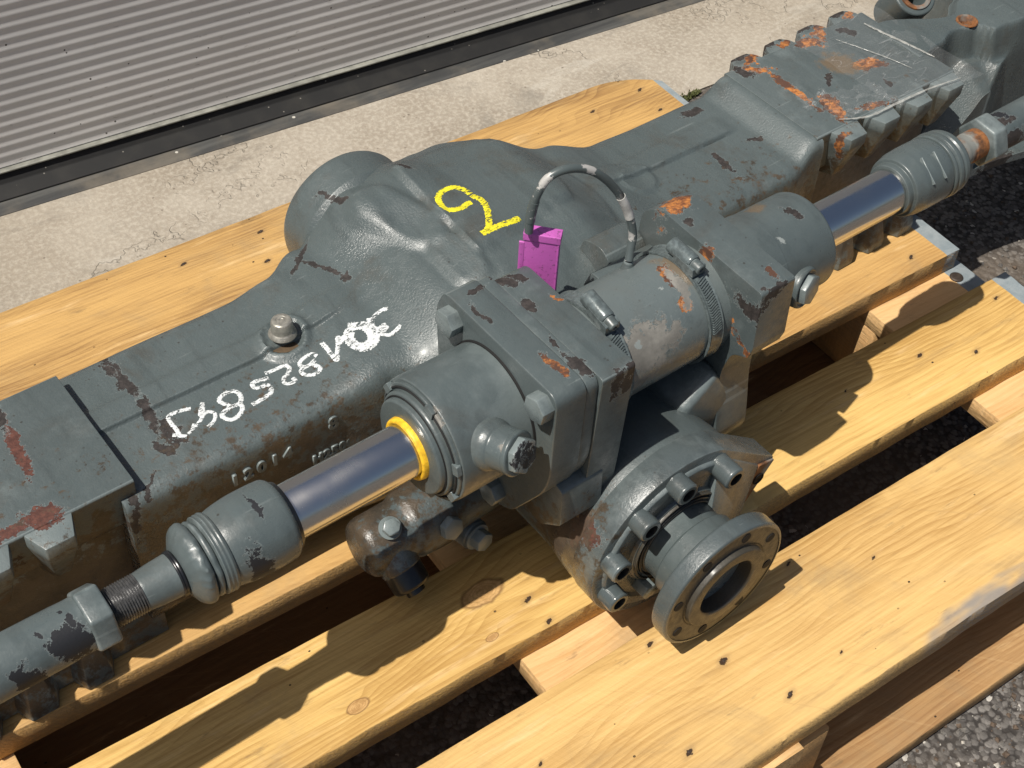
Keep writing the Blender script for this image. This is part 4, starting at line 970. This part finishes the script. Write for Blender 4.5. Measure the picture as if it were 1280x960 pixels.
def edge_y(x): return 1.172 - .018*(x-1.18) + .006*mn.noise(Vector((x*9, 0, 5))) + .003*mn.noise(Vector((x*41, 0, 5)))
bm = bmesh.new(); rows = []
NXc = 420
for i in range(NXc+1):
    x = -6 + 18*i/NXc if False else -3 + 7.0*i/NXc
    e = edge_y(x); d_ = dn_*1.4775 + dx_*x; rows.append([bm.verts.new((x, e+.002, -.160)), bm.verts.new((x, e, -.1485)), bm.verts.new((x, e+.004, -.1470)), bm.verts.new((x, 1.30, -.147)), bm.verts.new((x, 1.75, -.147))])
for a, b in zip(rows, rows[1:]):
    for k in range(4): bm.faces.new((a[k], b[k], b[k+1], a[k+1]))
tag(from_bm('concrete_apron', bm, mk_conc(), None, 40), kind='structure')
def mk_asph():
    s = NT('asphalt'); v = s.coord(); n = s.noise(v, 4, 5, .6); n3 = s.noise(v, 300, 3, .6)
    vn = s.n('ShaderNodeTexVoronoi'); s.put(vn.inputs['Vector'], s.vm('ADD', v, s.vm('MULTIPLY', s.noise(v, 130, 3, .6, 0, True), (.006, .006, .006)))); vn.inputs['Scale'].default_value = 170
    col = s.n('ShaderNodeSeparateColor'); s.put(col.inputs[0], vn.outputs['Color'])
    c = s.mix(s.ramp(col.outputs[0], .2, .95), (.075, .068, .062), (.175, .162, .148)); c = s.mix(s.ramp(vn.outputs['Distance'], .45, .75), c, (.030, .026, .023))
    c = s.mix(s.math('GREATER_THAN', col.outputs[1], .985), c, (.48, .45, .40))
    c = s.mix(s.ramp(n, .42, .7, 0, .75), c, (.12, .095, .072))
    h = s.math('ADD', s.math('MULTIPLY', vn.outputs['Distance'], -1.0), s.math('MULTIPLY', n3, .4))
    s.set(Base_Color=c, Roughness=.85, Normal=s.bump(h, .55, .003)); return s.m
m_asph = mk_asph()
bm = bmesh.new(); g = 60; 
for (x0, x1, y0, y1) in ((-150, 150, -150, 300),):
    vs = [bm.verts.new((x, y, -.151)) for x, y in ((x0, y0), (x1, y0), (x1, y1), (x0, y1))]; bm.faces.new(vs)
tag(from_bm('asphalt_ground', bm, m_asph, None, 40), kind='structure')
# loose chippings and grit (one mass nobody would count)
def chips(name, regions, n, r0, r1, mats, seed):
    rng = random.Random(seed); V = []; F = []; MI = []
    for _ in range(n):
        x0, x1, y0, y1, z0 = rng.choice(regions); x, y = rng.uniform(x0, x1), rng.uniform(y0, y1); r = r0 + (r1-r0)*rng.random()**3
        b = len(V); rot = Euler((rng.random()*6, rng.random()*6, rng.random()*6)).to_matrix()
        for p in ((1, 0, 0), (-1, 0, 0), (0, 1, 0), (0, -1, 0), (0, 0, 1), (0, 0, -1)):
            q = rot @ (Vector(p)*r*rng.uniform(.6, 1.25)); V.append((x+q.x, y+q.y, z0 + r*.35 + q.z*.8))
        mi = rng.choices(range(len(mats)), weights=[12, 7, 1][:len(mats)])[0]
        for f in ((0, 2, 4), (2, 1, 4), (1, 3, 4), (3, 0, 4), (2, 0, 5), (1, 2, 5), (3, 1, 5), (0, 3, 5)): F.append(tuple(b+k for k in f)); MI.append(mi)
    me = bpy.data.meshes.new(name); me.from_pydata(V, [], F)
    for m_ in mats: me.materials.append(m_)
    me.polygons.foreach_set('material_index', MI)
    return tag(link(name, me), kind='stuff')
ms = [plain('stone_grey', (.13, .12, .108), .8, 0, .3, 300, None), plain('stone_brown', (.10, .07, .048), .85, 0, .3, 300, None), plain('stone_pale', (.42, .39, .34), .8, 0, .3, 300, None)]
tag(chips('loose_grit', [(1.0, 2.1, .2, 1.16, -.151), (.3, 1.3, .02, .30, -.151)], 13000, .0009, .0042, ms, 3), 'fine loose grit and chippings scattered on the dark asphalt', 'grit')

# ------------------------------------------------------------------ chalk and paint strokes laid on the housing
def surf_tree(*objs):
    V = []; F = []
    for o in objs:
        b = len(V); V += [v.co.copy() for v in o.data.vertices]; F += [tuple(b+i for i in p.vertices) for p in o.data.polygons]
    return BVHTree.FromPolygons(V, F)
HT = surf_tree(house)
def mk_chalk(name, col, thr, sc_=260):
    s = NT(name); v = s.coord(axle); n = s.noise(s.mapping(v, rot=(0, 0, .6), scale=(1, 2.2, 1)), sc_, 5, .75); n2 = s.noise(v, 60, 3)
    c = s.mix(s.ramp(n, .4, .7), tuple(q*.8 for q in col), col)
    s.set(Base_Color=c, Roughness=.85, Normal=s.bump(n, .6, .0008))
    a = s.ramp(s.math('ADD', n, s.math('MULTIPLY', n2, .35)), thr, thr+.04)
    s.set(Alpha=a); return s.m
m_chalk = mk_chalk('white_paint_pen', (.70, .73, .73), .60)
m_faint = mk_chalk('faint_chalk_smear', (.55, .62, .66), .80)
m_yel = mk_chalk('yellow_crayon', (.74, .66, .02), .575)
def stroke(name, pts, w, mat, lift=.0005, jit=.32, seed=0):
    P = spline(pts, 10); L = []; cx = []
    for p in P:
        h = HT.find_nearest(p); L.append((h[0], h[1]))
    bm = bmesh.new(); K = 6; prev = None
    for i, (p, n) in enumerate(L):
        t = (L[min(i+1, len(L)-1)][0] - L[max(i-1, 0)][0])
        if t.length < 1e-6: continue
        t.normalize(); sd = n.cross(t).normalized(); row = []
        e1 = w/2*(1 + jit*mn.noise(Vector((i*.9, seed, 1)))*2); e2 = w/2*(1 + jit*mn.noise(Vector((i*.9, seed, 9)))*2)
        for k in range(K+1):
            q = p + sd*lerp(-e1, e2, k/K); h = HT.find_nearest(q); row.append(bm.verts.new(h[0] + h[1]*(lift*(1 if 0 < k < K else .3))))
        if prev: 
            for k in range(K): bm.faces.new((prev[k], row[k], row[k+1], prev[k+1]))
        prev = row
    return from_bm(name, bm, mat, house, 80)
#STROKES#
STROKES = [
    ('white', 0.0034, [(0.2803, 0.7055, 0.1801), (0.2752, 0.7072, 0.1801), (0.2699, 0.7084, 0.1802), (0.2625, 0.708, 0.1802), (0.2608, 0.7011, 0.1801), (0.261, 0.6936, 0.1801), (0.26, 0.6871, 0.18), (0.2563, 0.6897, 0.18), (0.2641, 0.6823, 0.18)]),
    ('white', 0.003, [(0.2714, 0.6863, 0.1801), (0.2769, 0.6885, 0.1801), (0.2823, 0.6921, 0.1802), (0.2849, 0.6952, 0.1802), (0.2826, 0.6956, 0.1802), (0.2902, 0.7055, 0.1801), (0.2861, 0.6957, 0.1802), (0.2899, 0.6948, 0.1802), (0.2924, 0.69, 0.1802), (0.2882, 0.6842, 0.1801), (0.2815, 0.6815, 0.1801)]),
    ('white', 0.0024, [(0.2744, 0.6902, 0.1801), (0.2703, 0.6858, 0.1801), (0.2659, 0.6841, 0.18)]),
    ('white', 0.0037, [(0.3058, 0.6906, 0.1801), (0.3024, 0.6969, 0.1801), (0.3021, 0.7009, 0.1801), (0.3072, 0.7037, 0.1801), (0.3134, 0.7039, 0.1801), (0.3176, 0.7003, 0.18), (0.3174, 0.694, 0.18), (0.3136, 0.689, 0.18), (0.3083, 0.6889, 0.1801), (0.305, 0.6893, 0.1801), (0.299, 0.6878, 0.1801), (0.2957, 0.6851, 0.1801), (0.2976, 0.6795, 0.1801), (0.3016, 0.6773, 0.18), (0.3079, 0.6791, 0.18), (0.3126, 0.6834, 0.18), (0.3136, 0.689, 0.18)]),
    ('white', 0.0038, [(0.3452, 0.6994, 0.1798), (0.3397, 0.7003, 0.1799), (0.3345, 0.7019, 0.1799), (0.3312, 0.7003, 0.1799), (0.3313, 0.6963, 0.1799), (0.3359, 0.694, 0.1799), (0.34, 0.6941, 0.1799), (0.3416, 0.69, 0.1799), (0.3383, 0.6845, 0.1799), (0.3321, 0.6831, 0.1799), (0.3263, 0.6824, 0.1799), (0.3201, 0.682, 0.18)]),
    ('white', 0.0035, [(0.3453, 0.7052, 0.1798), (0.3523, 0.7043, 0.1798), (0.3583, 0.7041, 0.1798), (0.3632, 0.7031, 0.1798), (0.3641, 0.6989, 0.1799), (0.3602, 0.6948, 0.1798), (0.3552, 0.6923, 0.1798), (0.3527, 0.6871, 0.1799), (0.3565, 0.6843, 0.18), (0.3611, 0.6851, 0.18), (0.3605, 0.6885, 0.1799)]),
    ('white', 0.0034, [(0.3874, 0.6946, 0.1833), (0.3856, 0.6995, 0.1829), (0.3799, 0.7007, 0.1817), (0.3739, 0.699, 0.1808), (0.3723, 0.6953, 0.1806), (0.3751, 0.6919, 0.181), (0.3798, 0.6917, 0.1818), (0.3841, 0.6927, 0.1826), (0.3803, 0.6912, 0.1819), (0.3826, 0.6849, 0.1824), (0.3819, 0.6816, 0.1823), (0.3763, 0.6806, 0.1814), (0.3714, 0.6839, 0.1806), (0.3691, 0.6879, 0.1803), (0.3707, 0.6916, 0.1804), (0.3764, 0.6918, 0.1812)]),
    ('white', 0.0037, [(0.3972, 0.7035, 0.1856), (0.3972, 0.6954, 0.1857), (0.3965, 0.687, 0.1856), (0.3967, 0.68, 0.1857), (0.4007, 0.6861, 0.1867), (0.4048, 0.6911, 0.1877), (0.4098, 0.6988, 0.1888), (0.4083, 0.6922, 0.1885), (0.4132, 0.6954, 0.1896), (0.4156, 0.6942, 0.1902)]),
    ('white', 0.0062, [(0.4217, 0.7024, 0.1914), (0.4277, 0.6981, 0.1924), (0.4339, 0.6941, 0.193), (0.4351, 0.6862, 0.1931), (0.4327, 0.6779, 0.1928), (0.4263, 0.6732, 0.1919), (0.4184, 0.6745, 0.1907), (0.4144, 0.6816, 0.19), (0.4142, 0.6909, 0.1899), (0.4184, 0.6973, 0.1908), (0.4242, 0.6977, 0.1919), (0.4298, 0.6939, 0.1927), (0.4315, 0.6856, 0.1928), (0.4281, 0.6782, 0.1924), (0.4212, 0.6764, 0.1913), (0.4163, 0.6809, 0.1904), (0.4161, 0.6902, 0.1904), (0.4199, 0.6947, 0.1911)]),
    ('white', 0.0035, [(0.4564, 0.6955, 0.1976), (0.4513, 0.6983, 0.1954), (0.4454, 0.698, 0.1937), (0.44, 0.6942, 0.1932), (0.4372, 0.6881, 0.1932), (0.4394, 0.6843, 0.1932), (0.4456, 0.6851, 0.1937), (0.441, 0.682, 0.1931), (0.4456, 0.6816, 0.1937), (0.4395, 0.6786, 0.193), (0.4418, 0.6737, 0.1929), (0.4482, 0.6736, 0.194), (0.4543, 0.6747, 0.1962)]),
    ('white', 0.0048, [(0.4397, 0.698, 0.1932), (0.4366, 0.692, 0.1932), (0.4356, 0.6858, 0.1931), (0.4368, 0.6805, 0.1931), (0.4396, 0.6763, 0.1929)]),
    ('yellow', 0.0055, [(0.5648, 0.7303, 0.2332), (0.5604, 0.7305, 0.2333), (0.5546, 0.7289, 0.2333), (0.5476, 0.7304, 0.2332), (0.5418, 0.7361, 0.2335), (0.5434, 0.7471, 0.2327), (0.5488, 0.7539, 0.2332), (0.558, 0.756, 0.2331), (0.5649, 0.7542, 0.2331), (0.5696, 0.7468, 0.2331), (0.5709, 0.7361, 0.2331), (0.5737, 0.7287, 0.233), (0.5718, 0.7189, 0.233), (0.5664, 0.7087, 0.2332), (0.5594, 0.6988, 0.2332), (0.5543, 0.6944, 0.2331)]),
    ('yellow', 0.0063, [(0.5482, 0.6936, 0.2329), (0.5573, 0.6937, 0.2331), (0.5678, 0.6932, 0.233), (0.578, 0.6921, 0.2326), (0.5864, 0.6923, 0.2322)]),
]
for i_, (col_, w_, pts_) in enumerate(STROKES):
    stroke("painted_digit" if col_ == "yellow" else "chalk_digit", [Vector(p) for p in pts_], w_, m_yel if col_ == "yellow" else m_chalk, seed=i_)
#ENDSTROKES#
# raised casting marks on the front wall of the left arm
def cast_text(txt, x, z, size, y=.6466, gap=1.0):
    cu = bpy.data.curves.new('casting_mark', 'FONT'); cu.body = txt; cu.size = size; cu.extrude = .0014; cu.bevel_depth = .0004; cu.bevel_resolution = 1; cu.space_character = gap; cu.offset = .0005
    tmp = bpy.data.objects.new('casting_mark', cu); COL.objects.link(tmp)
    me = bpy.data.meshes.new_from_object(tmp); bpy.data.objects.remove(tmp)
    o = bpy.data.objects.new('casting_mark', me); COL.objects.link(o); me.materials.clear(); me.materials.append(m_bolt); o.parent = axle.children[0] if False else house
    o.location = (x, y, z); o.rotation_euler = (math.pi/2, 0, 0); return o
cast_text('12014', .2775, .1470, .0150, gap=1.55)
cast_text('8', .3655, .1545, .0170)
cast_text('H25000', .349, .1240, .0125, gap=1.15)

# ------------------------------------------------------------------ clear stretch film caught on the right pad
def mk_film():
    s = NT('clear_film'); v = s.coord(axle); n = s.noise(v, 60, 5, .7); n2 = s.noise(s.mapping(v, rot=(0, 0, .75), scale=(1, 6, 1)), 9, 2, .5)
    s.set(Base_Color=(.75, .76, .76), Roughness=.12, Normal=s.bump(s.math('ADD', n, s.math('MULTIPLY', n2, 1.4)), .5, .002))
    s.b.inputs['Specular IOR Level'].default_value = .8
    rdg = s.math('ABSOLUTE', s.math('SUBTRACT', n2, .5)); s.set(Alpha=s.math('ADD', s.ramp(rdg, 0, .006, .16, .035), s.ramp(n, .70, .82, 0, .2))); return s.m
m_film = mk_film()
def film(corners, nu, nv, amp, fold, seed, label, edge=None):
    bm = bmesh.new(); g = []; a, b, c, d = [Vector(p) for p in corners]
    for i in range(nu+1):
        row = []
        for j in range(nv+1):
            u, v = i/nu, j/nv; p = a*(1-u)*(1-v) + b*u*(1-v) + c*u*v + d*(1-u)*v
            f = mn.noise(Vector((u*fold, v*fold*.8, seed))); r1 = abs(mn.noise(Vector((u*fold*1.7+3, v*fold*1.2, seed+2))))
            p = p + Vector((amp*.6*mn.noise(Vector((u*6, v*6, seed+7))), amp*.6*mn.noise(Vector((u*6, v*6, seed+9))), amp*(.12+max(0, f)*.7+r1)))
            row.append(bm.verts.new(Matrix.Rotation(AXLE_ROT, 4, 'Z') @ p))
        g.append(row)
    for p_, q_ in zip(g, g[1:]):
        for j in range(nv): bm.faces.new((p_[j], q_[j], q_[j+1], p_[j+1]))
    o = from_bm('stretch_film', bm, m_film, None, 80); tag(o, label, 'plastic film', 'scraps of stretch film on the right pad'); return o
film([(1.015, .650, .1975), (1.128, .632, .1970), (1.130, .792, .1975), (1.010, .782, .1975)], 60, 60, .0045, 5, 1, 'large clear sheet of film draped over the far end of the right pad')
film([(.945, .660, .1980), (1.018, .640, .1980), (1.020, .684, .1985), (.955, .700, .1985)], 40, 30, .011, 6, 4, 'crumpled clear film bunched at the rusty front edge of the right pad')
film([(.935, .690, .1980), (.951, .690, .1980), (.950, .712, .1980), (.942, .712, .1980)], 12, 12, .005, 3, 6, 'tiny twist of clear film near the shoulder of the right pad')
m_fold = plain('film_fold_glint', (.42, .42, .39), .15, 0, .9, 160); m_fold.node_tree.nodes['Principled BSDF'].inputs['Alpha'].default_value = .62  # pale, denser colour stands in for the highlight along a film fold
def fold(pts, w, label):
    P = spline([Vector(p) for p in pts], 10); bm = bmesh.new(); prev = None
    for i, p in enumerate(P):
        t = (P[min(i+1, len(P)-1)] - P[max(i-1, 0)]).normalized(); sd = Vector((0, 0, 1)).cross(t).normalized(); ww = w*(.35+.65*math.sin(math.pi*(i+.5)/len(P)))*(1+.5*mn.noise(Vector((i*.5, 1, 2))))
        row = [bm.verts.new(Matrix.Rotation(AXLE_ROT, 4, 'Z') @ (p + sd*ww*u + Vector((0, 0, .0006 + w*.45*(1-u*u) + .0006*mn.noise(Vector((i*.8, u*3, 5))))))) for u in (-1, -.5, 0, .5, 1)]
        if prev:
            for k in range(4): bm.faces.new((prev[k], row[k], row[k+1], prev[k+1]))
        prev = row
    return tag(from_bm('stretch_film', bm, m_fold, None, 80), label, 'plastic film', 'scraps of stretch film on the right pad')
fold([(1.0951, 0.763, 0.1985), (1.0993, 0.7391, 0.1985), (1.1059, 0.707, 0.1985), (1.1098, 0.6806, 0.1985)], .0017, 'long fold of clear film, its highlight put into a pale colour, across the far end of the right pad')
fold([(0.9507, 0.663, 0.1985), (0.9784, 0.6503, 0.1985), (1.0168, 0.649, 0.1985), (1.0616, 0.6473, 0.1985), (1.1033, 0.6418, 0.1985)], .0015, 'curled film edge lying along the front teeth of the right pad')
fold([(1.0488, 0.7589, 0.1985), (1.0601, 0.7308, 0.1985), (1.0702, 0.7021, 0.1985), (1.0755, 0.6802, 0.1985)], .0006, 'thin crease of film across the middle of the right pad')
# wood splinters standing on the boards
m_spl = plain('pale_splinter', (.66, .50, .28), .7, 0, .2, 200, None)
for (p, q, lab) in (((.932, .527, -.030), (.985, .600, -.012), 'long thin splinter lying across the gap behind the second board'),
                    ((.345, .660, -.004), (.353, .640, -.024), 'short curled splinter on the edge of the board under the left rod'),
                    ((.190, .668, -.006), (.196, .648, -.022), 'hooked splinter hanging from the board edge under the left nut')):
    bm = bmesh.new(); a, b = Vector(p), Vector(q); m = (a+b)/2 + Vector((.002, .001, .003)); tube_bm(bm, spline([a, m, b], 5), [.0008]*3+[.0016]*5+[.0007]*3, 5)
    tag(from_bm('wood_splinter', bm, m_spl, None), lab, 'splinter', 'splinters torn from the pallet')
# weeds and moss at the joint behind the axle
def moss(name, cx, cy, rx_, ry_, n, seed, label):
    rng = random.Random(seed); V = []; F = []
    for _ in range(n):
        a = rng.random()*6.283; r = rng.random()**.6; x = cx + rx_*r*math.cos(a); y = cy + ry_*r*math.sin(a); s_ = rng.uniform(.0015, .005)
        d = Vector((rng.uniform(-1, 1), rng.uniform(-1, 1), rng.uniform(.3, 1.2))).normalized()*s_; e = Vector((-d.y, d.x, 0)).normalized()*s_*.35
        b = len(V); o = Vector((x, y, -.150)); V += [tuple(o-e), tuple(o+e), tuple(o+d+e*.6), tuple(o+d*1.4), tuple(o+d-e*.6)]; F += [(b, b+1, b+2, b+3, b+4)]
    me = bpy.data.meshes.new(name); me.from_pydata(V, [], F); return tag(link(name, me, m_moss), label, 'moss', kind='stuff')
m_moss = plain('moss_green', (.075, .085, .022), .9, 0, 0, 50, None)
moss('moss', 1.165, 1.168, .028, .006, 420, 5, 'green moss growing in the joint between concrete and asphalt')
